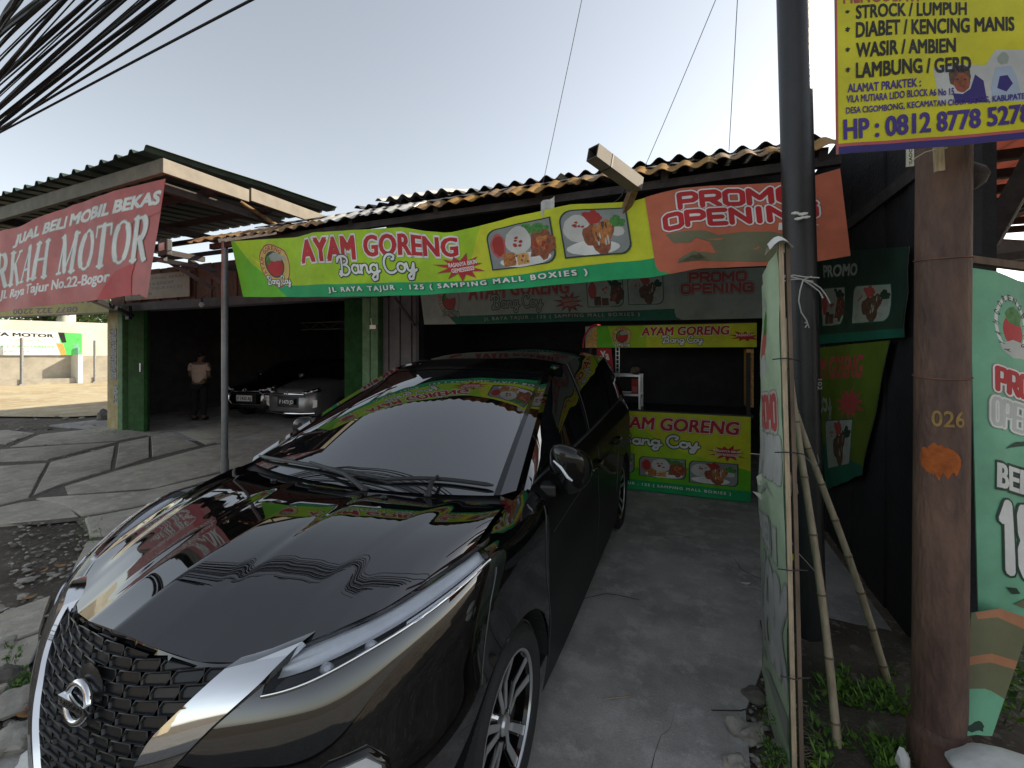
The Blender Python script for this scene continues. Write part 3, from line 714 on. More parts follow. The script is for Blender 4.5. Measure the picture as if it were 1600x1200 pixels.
# pillars and side windows
def belt(s):
    j = np.searchsorted(_e0[_ek:, 1], s); p = _e0[_ek + min(j, len(_e0) - _ek - 1)]; return Vector((p[0], s, p[2]))
for sg in (1, -1):
    def M(p): return Vector((p.x * sg, p.y, p.z))
    mb = MB()                                        # screen pillar
    lo = cowl(.715); rows = []
    for b in np.linspace(0, 1, 24):
        a = ws(1, b, .002); a = Vector((a.x, a.y, a.z))
        c = Vector((.772, 1.14, 1.058)).lerp(Vector((.612, 2.12, 1.535)), b); mid = (a + c) / 2 + Vector((.022, -.012, .016)) * (1 - .3 * b)
        rows.append([M(a), M(mid), M(c)])
    mb.grid(rows); mb.grid([[M(cowl(.715)), M(Vector((.76, .93, 1.03)))], [M(Vector((.772, 1.14, 1.058))), M(belt(1.14))]])
    mb.build('screen_pillar', 'car_black', CAR, smooth=60)
    mb = MB(); rows = []
    for s in np.linspace(1.14, 4.2, 60):
        b = belt(s); tmax = roof_rail(min(4.28, max(2.1, s)))
        if s < 2.12: k = (s - 1.14) / .98; top = Vector((.772, 1.14, 1.058)).lerp(Vector((.612, 2.12, 1.535)), k)
        else: top = roof_rail(s)
        rows.append([M(b.lerp(top, q) + Vector((.02 * math.sin(math.pi * q), 0, 0))) for q in np.linspace(0, 1, 8)])
    mb.grid(rows); mb.build('side_window', 'side_glass', CAR, smooth=60)
    for s in (2.32, 3.22):
        mb = MB(); rows = []
        for q in np.linspace(0, 1, 10):
            p = []
            for e in (-.04, .04):
                b = belt(s + e); t = roof_rail(s + e + .06); p.append(M(b.lerp(t, q) + Vector((.02 * math.sin(math.pi * q) + .003, 0, 0))))
            rows.append(p)
        mb.grid(rows); mb.build('window_pillar', 'gloss_black', CAR, smooth=60, recalc=False)
    mb = MB()
    mb.tube([M(belt(s) + Vector((.006, 0, .008))) for s in np.linspace(1.2, 4.15, 40)], .006, 6)
    mb.tube([M(belt(2.28).lerp(roof_rail(2.34), q) + Vector((.02 * math.sin(math.pi * q) + .006, 0, 0))) for q in np.linspace(0, 1, 10)], .0028, 5)
    mb.build('window_trim', 'gap_grey', CAR, smooth=60)
    # shut lines, grey tubes standing in for the highlights along their edges
    def side_pt(s, z, off=.001):
        h = BVH.ray_cast(Vector((sg * 2, s, z)), Vector((-sg, 0, 0))); return (h[0] + Vector((sg * off, 0, 0))) if h[0] else Vector((sg * .86, s, z))
    mb = MB()
    for pts in ([(1.16, 1.0), (1.13, .9), (1.14, .7), (1.2, .5), (1.22, .27)], [(2.3, 1.02), (2.3, .8), (2.3, .5), (2.3, .27)], [(3.15, 1.02), (3.17, .85), (3.1, .66), (3.05, .5)], [(.675, .96), (.63, .88), (.60, .78), (.57, .66)], [(1.24, .86), (1.9, .885), (2.6, .90), (3.3, .92)]):
        pp = []
        for i in range(len(pts) - 1):
            for k in range(5): a, b = pts[i], pts[i + 1]; pp.append(side_pt(a[0] + (b[0] - a[0]) * k / 5, a[1] + (b[1] - a[1]) * k / 5))
        pp.append(side_pt(*pts[-1])); mb.tube(pp, .0022, 5)
    mb.build('gap_highlight', 'gap_grey', CAR, smooth=60)
    for s in (2.15, 3.0):
        mb = MB(); a = side_pt(s - .1, .93, .03); b = side_pt(s + .1, .935, .03); mb.tube([side_pt(s - .12, .93, 0), a, b, side_pt(s + .12, .935, 0)], .012, 8)
        mb.build('door_handle', 'car_black', CAR, smooth=60)
    # mirror
    c = Vector((.925, 1.30, 1.125)) if sg > 0 else Vector((.83, 1.46, 1.13)); bm_ = MB()
    bm_.ico((0, 0, 0), 1, 3)
    vs = []
    for x, y, z in bm_.v:
        sx = abs(x) ** .8 * (1 if x > 0 else -1); sz = abs(z) ** .75 * (1 if z > 0 else -1); yy = math.copysign(abs(y) ** .55, y) * (.055 if y < 0 else .04)
        vs.append(M(Vector((c.x + sx * .098, c.y + yy + .05 * x * x - .012 * z, c.z + sz * .112 * (1 - .22 * x)))))
    bm_.v = [tuple(v) for v in vs]
    mir = bm_.build('wing_mirror', 'gloss_black', CAR, smooth=60)
    mb = MB(); mb.bar(M(Vector((.80, 1.27, 1.035))), M(Vector((.87, 1.29, 1.035))), .09, .05); mb.build('mirror_arm', 'black_plastic', mir, bevel=.01)
    mb = MB(); mb.tube([M(c + Vector((-.055, -.050, .045))), M(c + Vector((-.02, -.054, .02))), M(c + Vector((.01, -.054, -.02))), M(c + Vector((.03, -.05, -.035)))], [.004, .007, .007, .004], 8); mb.build('turn_signal', 'reflector', mir, smooth=60)
    # headlight: housing, bright strip, black lower half with two projector domes, clear lens
    j0, j1 = np.searchsorted(_tt, _ct[4]), np.searchsorted(_tt, _ct[9]); i1 = np.searchsorted(_zz, .18 - 1e-6)
    Ph = _cs[:i1 + 1, j0:j1 + 1]
    def hl(a, b, off):
        """a along 0..1, b 0 top .. 1 bottom"""
        j = a * (Ph.shape[1] - 1); i = b * (Ph.shape[0] - 1); jj = min(int(j), Ph.shape[1] - 2); ii = min(int(i), Ph.shape[0] - 2)
        p = (Ph[ii, jj] * (1 - j + jj) + Ph[ii, jj + 1] * (j - jj)) * (1 - i + ii) + (Ph[ii + 1, jj] * (1 - j + jj) + Ph[ii + 1, jj + 1] * (j - jj)) * (i - ii)
        du = Ph[0, jj + 1] - Ph[0, jj]; dv = Ph[-1, jj] - Ph[0, jj]; n = np.cross(du, dv); n = n / np.linalg.norm(n)
        if n[1] > 0: n = -n
        return Vector(warp(M(Vector(p + n * off))))
    A = np.linspace(0, 1, 48)
    mb = MB(); mb.grid([[hl(a, b, -.030) for b in (0, .5, 1)] for a in A]); mb.grid([[hl(a, 0, 0), hl(a, 0, -.03)] for a in A]); mb.grid([[hl(a, 1, 0), hl(a, 1, -.03)] for a in A]); mb.grid([[hl(0, b, 0), hl(0, b, -.03)] for b in (0, 1)])
    hd = mb.build('headlight', 'gloss_black', CAR, smooth=40)
    mb = MB(); mb.grid([[hl(a, b, -.022 + .008 * math.sin(b * 9)) for b in np.linspace(.05, .60 + .10 * math.sin(a * 3), 7)] for a in np.linspace(.03, .97, 48)])
    mb.grid([[hl(a, b, -.014) for b in (.80, .86)] for a in np.linspace(.50, .93, 30)])
    mb.build('light_strip', 'reflector', hd, smooth=40)
    for a in (.22, .36):
        mb = MB(); p = hl(a, .80, -.030); mb.ico(p, .016, 2, sc=(1.2, 1, .9)); mb.build('projector', 'reflector', hd, smooth=60)
    mb = MB(); mb.grid([[hl(a, b, -.001) for b in np.linspace(0, 1, 6)] for a in A]); mb.build('lens', 'lens_glass', hd, smooth=60)
    mb = MB(); mb.tube([hl(a, 1.02, .002) for a in A], .0045, 6); mb.build('light_trim', 'chrome', hd, smooth=60)
    # fog lamp surround
    def fp(l, z, off): return face_pt(sg * l, z, off)
    fo = [(.60, .665), (.66, .70), (.715, .705), (.745, .67), (.76, .55), (.74, .44), (.66, .42)]
    mb = MB(); q = [fp(l, z, .002) for l, z in fo]; mb.tube(q + [q[0]], .012, 6)
    fog = mb.build('fog_lamp_surround', 'gloss_black', CAR, smooth=60)
    mb = MB(); ctr = (.695, .58); rows = []
    for k in np.linspace(0, 1, 10):
        rows.append([fp(ctr[0] + (l - ctr[0]) * k * .96, ctr[1] + (z - ctr[1]) * k * .96, .0035) for l, z in fo + fo[:1]])
    mb.grid(rows); mb.build('fog_lamp', 'reflector', fog, smooth=30)
    # tail lamp
    mb = MB()
    for dz in (0, .13): mb.grid([[side_pt(s, z + dz, .006) for z in (.93, 1.03)] for s in np.linspace(4.02, 4.26, 8)])
    mb.grid([[M(Vector((.79, 4.12, 1.18)).lerp(Vector((.66, 4.22, 1.5)), q)), M(Vector((.74, 4.24, 1.18)).lerp(Vector((.62, 4.29, 1.5)), q))] for q in np.linspace(0, .6, 6)])
    mb.build('tail_lamp', 'tail_red', CAR, smooth=50, recalc=False)
    # arch liners
    for wc in WHEELS:
        mb = MB(); rows = []
        for k in range(25):
            a = math.radians(2 + 176 * k / 24); rows.append([M(Vector((x, wc + (AR + .004) * math.cos(a), WR + (AR + .004) * math.sin(a)))) for x in (.862 if wc < 2 else .87, .5)])
        mb.grid(rows); mb.add([tuple(M(Vector((.5, wc + AR * math.cos(t), WR + AR * math.sin(t))))) for t in np.linspace(0, 6.283, 24, endpoint=False)], [tuple(range(24))])
        mb.build('arch_liner', 'rubber', CAR, recalc=False)
# rear: tailgate and rear glass, wheels
mb = MB(); rear = []
for l in np.linspace(-1, 1, 30):
    t = roof_pt(l, 4.28); k = min(len(_e0) - 1, int(len(_e0) - 1 - abs(l) * (len(_e0) - 1 - _ek) * .28)); e = _e0[k]; b = Vector((math.copysign(e[0], l), e[1], e[2]))
    rear.append([t, t.lerp(b, .5) + Vector((0, .03, 0)), b])
mb.grid(rear); mb.build('tailgate', 'car_black', CAR, smooth=60)
# grille: honeycomb pockets, bright V, emblem
def vin(z): return np.interp(z, [.50, .66, .785, .896], [.14, .20, .268, .395])
def vout(z): return np.interp(z, [.50, .675, .808, .872, .925], [.20, .276, .413, .49, .53])
mb = MB(); rw = .0255; cw = .084; r_ = -1
zr = .50
while zr < .96:
    r_ += 1
    for c in range(-7, 8):
        lx = (c + .5 * (r_ % 2)) * cw
        sh = [(-.5, 0), (-.40, .5), (.40, .5), (.5, 0), (.40, -.5), (-.40, -.5)]
        o = [(lx + a * cw, zr + b * rw * 1.0) for a, b in [(-.5, .0), (-.42, .5), (.42, .5), (.5, .0), (.42, -.5), (-.42, -.5)]]
        zl = edge_at(lx)[1] - .012
        o = [(a, min(b, edge_at(a)[1] - .008)) for a, b in o]
        if abs(lx) > vin(zr) + .05 or zr - rw / 2 > zl: continue
        o = [(max(-vin(b) + .012, min(vin(b) + .008, a)), b) for a, b in o]
        if max(p[0] for p in o) - min(p[0] for p in o) < .01: continue
        cx, cz = sum(p[0] for p in o) / 6, sum(p[1] for p in o) / 6
        A = [face_pt(a, b, .0135) for a, b in o]; B = [face_pt(cx + (a - cx) * .945, cz + (b - cz) * .86, .0145) for a, b in o]
        Cc = [face_pt(cx + (a - cx) * .92, cz + (b - cz) * .80, .0135) for a, b in o]; D = [face_pt(cx + (a - cx) * .86, cz + (b - cz) * .66 - .001, .0065) for a, b in o]
        mb.add(A + B + Cc + D, [(i, (i + 1) % 6, 6 + (i + 1) % 6, 6 + i) for i in range(6)] + [(6 + i, 6 + (i + 1) % 6, 12 + (i + 1) % 6, 12 + i) for i in range(6)] + [(12 + i, 12 + (i + 1) % 6, 18 + (i + 1) % 6, 18 + i) for i in range(6)] + [tuple(range(18, 24))])
    zr += rw
GR = mb.build('grille', 'grille_black', CAR, smooth=35, merge=1e-5)
# black sheet behind is the shell itself; black band under the hood lip
mb = MB()
for sg in (1, -1):
    rows = []
    for z in np.linspace(.50, .905, 26):
        zi = z if z < .89 else z
        a = face_pt(sg * vin(z), z, .024); b = face_pt(sg * vin(z) * .5 + sg * vout(min(z + .012, .925)) * .5, z + .006, .025); c = face_pt(sg * vout(min(z + .02, .925)), min(z + .012, .922), .018)
        rows.append([face_pt(sg * (vin(z) - .006), z, .002), a, b, c, face_pt(sg * (vout(min(z + .02, .925)) + .004), min(z + .012, .925), -.002)])
    mb.grid(rows)
rows = []
for l in np.linspace(-.21, .21, 20): rows.append([face_pt(l, z, o) for z, o in ((.505, 0), (.515, .024), (.548, .028), (.56, .004))])
mb.grid(rows)
mb.build('chrome_surround', 'chrome', CAR, smooth=28, recalc=True)
em = MB(); c0 = face_pt(0, .825, .030); tl = math.radians(10)
ring = []
for k in range(41):
    a = 2 * math.pi * k / 40; ring.append((c0.x + .043 * math.cos(a), c0.y + math.sin(tl) * .040 * math.sin(a), c0.z + .040 * math.sin(a)))
em.tube(ring, .0085, 10, cap=False); em.box(c0.x - .054, c0.x + .054, c0.y - .013, c0.y + .004, c0.z - .011, c0.z + .011)
EMB = em.build('emblem', 'chrome', CAR, smooth=40, bevel=0)
vs, fs = text2d('NISSAN', .012, 0, 1.15); bx = max(v[0] for v in vs)
mb = MB(); mb.add([(c0.x - .045 + v[0] / bx * .09, c0.y - .0140, c0.z - .0062 + v[1] * .0172) for v in vs], [tuple(f) for f in fs]); mb.build('emblem_lettering', 'gloss_black', EMB)
mb = MB(); mb.ico((c0.x, c0.y + .024, c0.z + .022), .016, 2, sc=(3.4, .5, 3.4)); mb.build('emblem_mount', 'grille_black', CAR, smooth=50)
# wipers
for a0, a1, arm in ((-.97, .30, .22), (.30, .955, .62)):
    mb = MB(); n = 16; bl = [ws(a0 + (a1 - a0) * k / n, .035 + .02 * math.sin(math.pi * k / n), .018) for k in range(n + 1)]
    mb.tube(bl, [.004] + [.009] * (n - 1) + [.004], 6)
    pv = cowl(arm * .715) + Vector((0, -.03, .005)); m_ = bl[n // 2 if a0 < 0 else n // 2]
    mb.tube([pv, pv.lerp(m_, .35) + Vector((0, 0, .03)), m_ + Vector((0, -.004, .014))], [.014, .010, .006], 6); mb.ico(pv, .02, 1)
    mb.build('wiper', 'black_plastic', CAR, smooth=50)
for l in (-.32, .30):
    p = hood_pt(l, .93); mb = MB(); mb.ico(p + Vector((0, 0, .004)), .014, 1, sc=(1.4, 1, .5)); mb.build('washer_jet', 'black_plastic', CAR, smooth=50)
# cabin seen faintly through the glass
mb = MB(); mb.grid([[Vector((x, s, z)) for s, z in ((.95, 1.03), (1.2, 1.06), (1.45, 1.02), (1.5, .8))] for x in np.linspace(-.68, .68, 6)]); mb.build('dashboard', 'interior', CAR, smooth=60)
for x in (-.37, .37):
    mb = MB(); mb.box(x - .24, x + .24, 1.75, 2.25, .45, .62); mb.hexa([(x - .23, 2.2, .6), (x + .23, 2.2, .6), (x + .23, 2.34, .6), (x - .23, 2.34, .6), (x - .2, 2.36, 1.18), (x + .2, 2.36, 1.18), (x + .2, 2.46, 1.18), (x - .2, 2.46, 1.18)]); mb.box(x - .12, x + .12, 2.38, 2.46, 1.2, 1.38)
    mb.build('seat', 'interior', CAR, bevel=.03)
mb = MB(); mb.tube([(-.37 + .18 * math.cos(a), 1.62 + .06 * math.sin(a), 1.0 + .17 * math.sin(a)) for a in np.linspace(0, 6.283, 25)], .016, 8); mb.build('steering_wheel', 'interior', CAR, smooth=60)
def make_wheel(R_, W_, rim_r, tmat='rubber', spokes=5):
    """axle along x, outer face at +x; returns tyre MB, rim MB(3 mats), """
    ty = MB(); h = W_ / 2
    ty.lathe([(rim_r, -h), (rim_r + .01, -h), (R_ - .03, -h - .004), (R_ - .008, -h + .015), (R_, -h + .04), (R_, h - .04), (R_ - .008, h - .015), (R_ - .03, h + .004), (rim_r + .025, h), (rim_r + .006, h - .006), (rim_r, h - .012)], 56, 'x')
    for k in range(56):                              # tread blocks on the shoulder
        a = 2 * math.pi * k / 56
        for x0, x1 in ((h - .05, h - .022), (-.02, .02)):
            ty.bar((x0, (R_ + .001) * math.cos(a), (R_ + .001) * math.sin(a)), (x1, (R_ + .001) * math.cos(a + .03), (R_ + .001) * math.sin(a + .03)), .022, .006, (0, math.cos(a), math.sin(a)))
    rm = MB(); hx = h - .018
    rm.lathe([(rim_r + .002, hx), (rim_r + .001, hx + .010), (rim_r - .007, hx + .010), (rim_r - .010, hx + .002)], 56, 'x', m=0)
    rm.lathe([(rim_r - .010, hx + .002), (rim_r - .020, hx - .012), (rim_r - .03, -h + .02)], 56, 'x', m=1)
    rm.lathe([(.0001, -.02), (rim_r - .02, -.02)], 40, 'x', m=1)
    rm.lathe([(.0001, hx - .004), (.028, hx - .004), (.034, hx - .012), (.036, hx - .03), (.06, hx - .05)], 24, 'x', m=0)
    for k in range(spokes):
        a0 = 2 * math.pi * k / spokes + .3
        for sgn in (-1, 1):
            for (w0, w1, m, dx, da) in ((.020, .030, 0, 0, .12), (.034, .046, 1, -.010, .12)):
                ai, ao = a0 + sgn * .20, a0 + sgn * (da + .10)
                p = [(hx - .012 + dx, .05, ai), (hx - .02 + dx, .13, a0 + sgn * .22), (hx + .000 + dx, rim_r - .012, ao)]
                for q in range(2):
                    (xa, ra, aa), (xb, rb, ab) = p[q], p[q + 1]
                    wa, wb = (w0, (w0 + w1) / 2) if q == 0 else ((w0 + w1) / 2, w1)
                    A_ = [Vector((xa, ra * math.cos(aa) - s * wa / 2 * math.sin(aa), ra * math.sin(aa) + s * wa / 2 * math.cos(aa))) for s in (-1, 1)]
                    B_ = [Vector((xb, rb * math.cos(ab) - s * wb / 2 * math.sin(ab), rb * math.sin(ab) + s * wb / 2 * math.cos(ab))) for s in (-1, 1)]
                    d = Vector((.004 if m == 0 else .03, 0, 0)); rm.hexa([A_[0] - d, A_[1] - d, B_[1] - d, B_[0] - d, A_[0], A_[1], B_[1], B_[0]], m)
    for k in range(5):
        a = 2 * math.pi * k / 5; rm.lathe([(.0001, hx - .028), (.011, hx - .028), (.011, hx - .05)], 8, 'x', (0, .052 * math.cos(a), .052 * math.sin(a)), 2)
    return ty, rm
ty, rm = make_wheel(WR, .205, .235)
for sg in (1, -1):
    for wc in WHEELS:
        wh = ty.build('wheel', 'rubber', None, smooth=40); wh.parent = CAR
        wh.location = (sg * .745, wc, WR); wh.rotation_euler = (0, 0, 0 if sg > 0 else math.pi)
        r_ = rm.build('rim', ['silver_paint', 'gloss_black', 'chrome'], None, smooth=30); r_.parent = wh
mb = MB(); mb.box(-.78, .78, .3, 4.3, .17, .24); mb.build('underbody', 'rubber', CAR)
# ------------------------------------------------------------------ ground
def gp(px, py, z=0.): p = sight(px, py, z=z); return (p.x, p.y)
mb = MB(); mb.grid([[(x, y, -.035 + .03 * noise.noise(Vector((x * .5, y * .5, 0))) * (1 if abs(x) < 12 and abs(y) < 12 else 0)) for y in ([-200, -40] + list(np.linspace(-8, 14, 67)) + [60, 300])] for x in ([-300, -60] + list(np.linspace(-14, 8, 67)) + [60, 300])])
struct(mb.build('ground', 'soil', smooth=60))
mb = MB(); pts = [gp(1172, 1200), gp(1165, 1110), gp(1190, 1046), gp(1196, 940)]
drive = [(-2.75, .55), (-2.2, .25), (-1.2, .12), (-.2, .2)] + pts + [(1.12, 3.0), (1.12, 8.0), (-4.4, 8.0), (-4.4, 5.4), (-2.75, 3.4)]
mb.prism(drive, -.12, .0)
rk = random.Random(3)
for (x, y, a, n) in ((-.35, 1.2, 1.3, 9), (.1, 2.2, .4, 8), (-.3, 3.0, 2.6, 10), (.5, 3.6, 1.9, 9), (-.15, 4.2, .2, 11), (-2.3, 3.2, 1.1, 9), (.0, 1.5, 2.4, 7), (-3.2, 4.4, .3, 10)):
    w_ = .006
    for i in range(n):
        a += rk.uniform(-.6, .6); L = rk.uniform(.06, .16); x2, y2 = x + L * math.cos(a), y + L * math.sin(a); w2 = w_ * rk.uniform(.5, 1.2) * (1 - i / n * .6); nx_, ny_ = -math.sin(a), math.cos(a)
        mb.add([(x - nx_ * w_ / 2, y - ny_ * w_ / 2, .0025), (x + nx_ * w_ / 2, y + ny_ * w_ / 2, .0025), (x2 + nx_ * w2 / 2, y2 + ny_ * w2 / 2, .0025), (x2 - nx_ * w2 / 2, y2 - ny_ * w2 / 2, .0025)], [(0, 1, 2, 3)], 1); x, y, w_ = x2, y2, w2
struct(mb.build('driveway', ['concrete', 'crack']))
mb = MB(); mb.prism([(-13.4, 5.2), (-4.42, 5.45), (-4.42, 14), (-13.4, 14)], -.1, -.004); struct(mb.build('garage_floor', 'concrete'))
# irregular stone slabs in front of the garage
SL = [[(0, 728), (74, 723), (45, 777), (-30, 795), (-40, 740)], [(79, 722), (180, 696), (173, 733), (97, 756), (52, 774)], [(186, 693), (233, 683), (233, 715), (180, 732)],
      [(236, 683), (271, 677), (311, 696), (238, 714)], [(277, 674), (370, 655), (430, 668), (378, 683), (322, 694)], [(-30, 722), (-30, 706), (12, 702), (183, 691), (75, 718)],
      [(16, 698), (62, 679), (200, 664), (272, 672), (185, 688)], [(101, 760), (180, 736), (244, 719), (318, 699), (379, 687), (470, 692), (440, 712), (245, 761), (106, 772)],
      [(56, 779), (101, 776), (245, 767), (440, 719), (420, 745), (205, 792), (128, 806), (100, 790)], [(132, 811), (204, 797), (330, 768), (270, 800), (190, 835), (140, 838)],
      [(-30, 700), (-30, 690), (10, 694), (56, 677), (10, 672), (-30, 676)], [(-40, 800), (36, 784), (98, 778), (122, 806), (60, 812), (-40, 822)],
      [(380, 683), (436, 669), (560, 690), (475, 691)], [(105, 905), (135, 845), (185, 842), (250, 815), (215, 870), (150, 915)], [(-60, 980), (10, 955), (80, 930), (62, 985), (-20, 1015)],
      [(-90, 1040), (-20, 1020), (62, 992), (66, 1040), (0, 1080), (-80, 1100)]]
mb = MB()
for k, q in enumerate(SL):
    g = [gp(*p) for p in q]; n = len(g); cx = sum(p[0] for p in g) / n; cy = sum(p[1] for p in g) / n; rr = random.Random(k)
    h = [.004 + rr.uniform(-.008, .012) for _ in g]; ring = []; e = []
    for i in range(n):
        a, b = Vector(g[i]), Vector(g[(i + 1) % n])
        for t in (0, .2, .4, .6, .8):
            p = a.lerp(b, t); d = (Vector((cx, cy)) - p); p = p + d.normalized() * (.001 + .012 * abs(noise.noise(Vector((p.x * 5, p.y * 5, k))))); ring.append(p)
    N = len(ring); zz = .004 + rr.uniform(-.006, .010)
    low = [(p.x, p.y, -.09) for p in ring]; up = [(p.x, p.y, zz - .008) for p in ring]; inn = [(p.x + (cx - p.x) * .03, p.y + (cy - p.y) * .03, zz + .004 * noise.noise(Vector((p.x * 2, p.y * 2, 1)))) for p in ring]
    mb.add(low + up + inn + [(cx, cy, zz + .003)], [(i, (i + 1) % N, N + (i + 1) % N, N + i) for i in range(N)] + [(N + i, N + (i + 1) % N, 2 * N + (i + 1) % N, 2 * N + i) for i in range(N)] + [(2 * N + i, 2 * N + (i + 1) % N, 3 * N) for i in range(N)])
q = [gp(*p) for p in ((-60, 815), (-60, 680), (60, 672), (200, 660), (380, 650), (560, 690), (460, 725), (420, 752), (260, 812), (150, 845), (118, 812), (60, 818))]
mb.add([(p[0], p[1], -.012) for p in q], [tuple(range(len(q)))], 1)
struct(mb.build('paving', ['slab', 'joint'], smooth=30))
mb = MB(); q = [(-70, 1.5), (-24, 3.2), (-17.5, 5.0), (-14.6, 6.0), (-13.5, 7.2), (-13.5, 70), (-70, 70)]; mb.add([(p[0], p[1], .004) for p in q], [tuple(range(len(q)))])
struct(mb.build('yard', 'yard_soil'))
mb = MB(); mb.add([(-80, -1.6, -.01), (80, -1.6, -.01), (80, -8.2, -.01), (-80, -8.2, -.01)], [(0, 3, 2, 1)]); struct(mb.build('road', 'asphalt'))

# ------------------------------------------------------------------ corrugated sheet
def corr(mb, a, b, c, d, pitch, amp, m=0, trap=False, n2=6, thick=.006, jag=0, seed=0):
    """waves run across a->b, ridges along a->d (a,b front edge; d,c back edge)"""
    a, b, c, d = map(Vector, (a, b, c, d)); L = (b - a).length; N = max(6, int(L / pitch * 8)); nrm = (b - a).cross(d - a).normalized(); nrm = nrm if nrm.z > 0 else -nrm
    T = []; Bm = []
    for i in range(N + 1):
        t = i / N; ph = t * L / pitch
        if trap: q = ph % 1; h = amp * (1 if q < .15 else (1 - (q - .15) / .08 if q < .23 else (0 if q < .92 else (q - .92) / .08)))
        else: h = amp * math.sin(2 * math.pi * ph)
        f0 = a.lerp(b, t); b0 = d.lerp(c, t)
        if jag: f0 = f0 + (f0 - b0).normalized() * jag * noise.noise(Vector((t * L * 2.5, seed, 0)))
        row = [f0.lerp(b0, j / n2) + nrm * (h + .012 * noise.noise(Vector((t * L * 1.2, j * .8, seed)))) for j in range(n2 + 1)]
        T.append(row); Bm.append([p - nrm * thick for p in row])
    mb.grid(T, m); mb.grid(Bm, m, True); mb.grid([[T[i][0], Bm[i][0]] for i in range(N + 1)], m, True); mb.grid([[T[i][-1], Bm[i][-1]] for i in range(N + 1)], m)
    mb.grid([T[0], Bm[0]], m); mb.grid([T[-1], Bm[-1]], m, True)
    return mb

# ------------------------------------------------------------------ garage with its canopy
GAR = thing('garage_building', 'dark open-fronted car dealer garage with green folding doors and corrugated canopy', 'building', (-8, 5.6, 0))
FV = 5.56
P_ = lambda px, py, v=FV: sight(px, py, v=v)
mb = MB()
mb.box(-13.4, -13.2, 6.5, 14, 0, 3.5); mb.box(-13.2, -4.3, 13.8, 14, 0, 3.5); mb.box(-4.6, -4.41, FV + .5, 13.8, 0, 3.4); mb.hexa([(-13.4, 6.5, 0), (-11.62, FV + .25, 0), (-11.62, FV + .4, 0), (-13.3, 6.7, 0), (-13.4, 6.5, 3.4), (-11.62, FV + .25, 3.4), (-11.62, FV + .4, 3.4), (-13.3, 6.7, 3.4)])
mb.build('wall', 'wall_dark', GAR)
mb = MB(); mb.box(-13.4, -4.3, FV + .5, 14.1, 3.42, 3.5); mb.build('ceiling', 'wood_dark', GAR)
a = P_(178, 672); b = P_(192, 672)
mb = MB(); mb.box(a.x, b.x + .12, FV - .12, FV + .25, 0, 2.62); mb.build('pillar', 'pillar_yellow', GAR, bevel=.015)
mb = MB(); mb.box(a.x + .14, b.x + .02, FV - .128, FV - .12, 1.05, 2.15); mb.box(a.x + .25, b.x + .08, FV - .126, FV - .12, .55, .95); mb.build('torn_poster', 'poster', GAR)
mb = MB(); mb.box(b.x + .13, b.x + .30, FV - .16, FV + .05, 0, 2.6); mb.build('door_frame', 'green_frame', GAR, bevel=.01)
c = P_(208, 672).x; d_ = P_(236, 672).x
mb = MB()
for i in range(7):
    x0 = c + (d_ - c) * i / 7; x1 = c + (d_ - c) * (i + 1) / 7; mb.hexa([(x0, FV - .04 - .09 * (i % 2), 0.02), (x1, FV - .04 - .09 * ((i + 1) % 2), .02), (x1, FV + .02 - .09 * ((i + 1) % 2), .02), (x0, FV + .02 - .09 * (i % 2), .02)] + [(x0, FV - .04 - .09 * (i % 2), 2.5), (x1, FV - .04 - .09 * ((i + 1) % 2), 2.5), (x1, FV + .02 - .09 * ((i + 1) % 2), 2.5), (x0, FV + .02 - .09 * (i % 2), 2.5)])
fd = mb.build('folding_door', 'green_door', GAR)
mb = MB(); mb.box(d_ - .03, d_, FV - .19, FV - .15, 1.25, 1.42); mb.build('handle', 'alu', fd)
e0 = P_(541, 600).x; e1 = P_(572, 600).x; e2 = P_(597, 600).x
mb = MB()
for i in range(10):
    x0 = e0 + (e1 - e0) * i / 10; x1 = e0 + (e1 - e0) * (i + 1) / 10; q = lambda k: FV - .02 - .06 * (k % 2)
    mb.hexa([(x0, q(i), .02), (x1, q(i + 1), .02), (x1, q(i + 1) + .03, .02), (x0, q(i) + .03, .02), (x0, q(i), 2.5), (x1, q(i + 1), 2.5), (x1, q(i + 1) + .03, 2.5), (x0, q(i) + .03, 2.5)])
fd = mb.build('folding_door', 'green_door', GAR)
mb = MB(); mb.box(e1 + .01, (e1 + e2) / 2, FV - .1, FV + .1, 0, 2.55); mb.box((e1 + e2) / 2 + .015, e2, FV - .1, FV + .1, 0, 2.55); gf = mb.build('door_frame', 'green_frame', GAR, bevel=.01)
lk = P_(583, 511, FV - .12); mb = MB(); mb.box(lk.x - .05, lk.x + .07, FV - .14, FV - .10, lk.z - .03, lk.z + .03); mb.tube([(lk.x - .02, FV - .12, lk.z + .03), (lk.x - .04, FV - .125, lk.z + .13), (lk.x, FV - .12, lk.z + .14)], .008, 6); mb.build('padlock', 'alu', gf)
mb = MB(); mb.box(a.x, e2 + .1, FV - .15, FV + .1, 2.5, 2.66); mb.build('door_beam', 'wall_grey', GAR, bevel=.01)
mb = MB(); x = a.x
k = 0
while x < e2:
    wd = R.uniform(.22, .42); mb.box(x, min(x + wd - .012, e2), FV - .05 - .02 * (k % 2), FV + .04, 2.662, 3.34); x += wd; k += 1
mb.build('header_boards', 'plank_red', GAR)
mb = MB()
for z in (2.5, 2.3): mb.bar((-10.5, 9.5, z), (-4.7, 9.5, z), .03, .03)
for i in range(16): mb.bar((-10.5 + i * .36, 9.5, 2.3 if i % 2 else 2.5), (-10.5 + (i + 1) * .36, 9.5, 2.5 if i % 2 else 2.3), .015, .015)
mb.build('roof_truss', 'steel_grey', GAR)
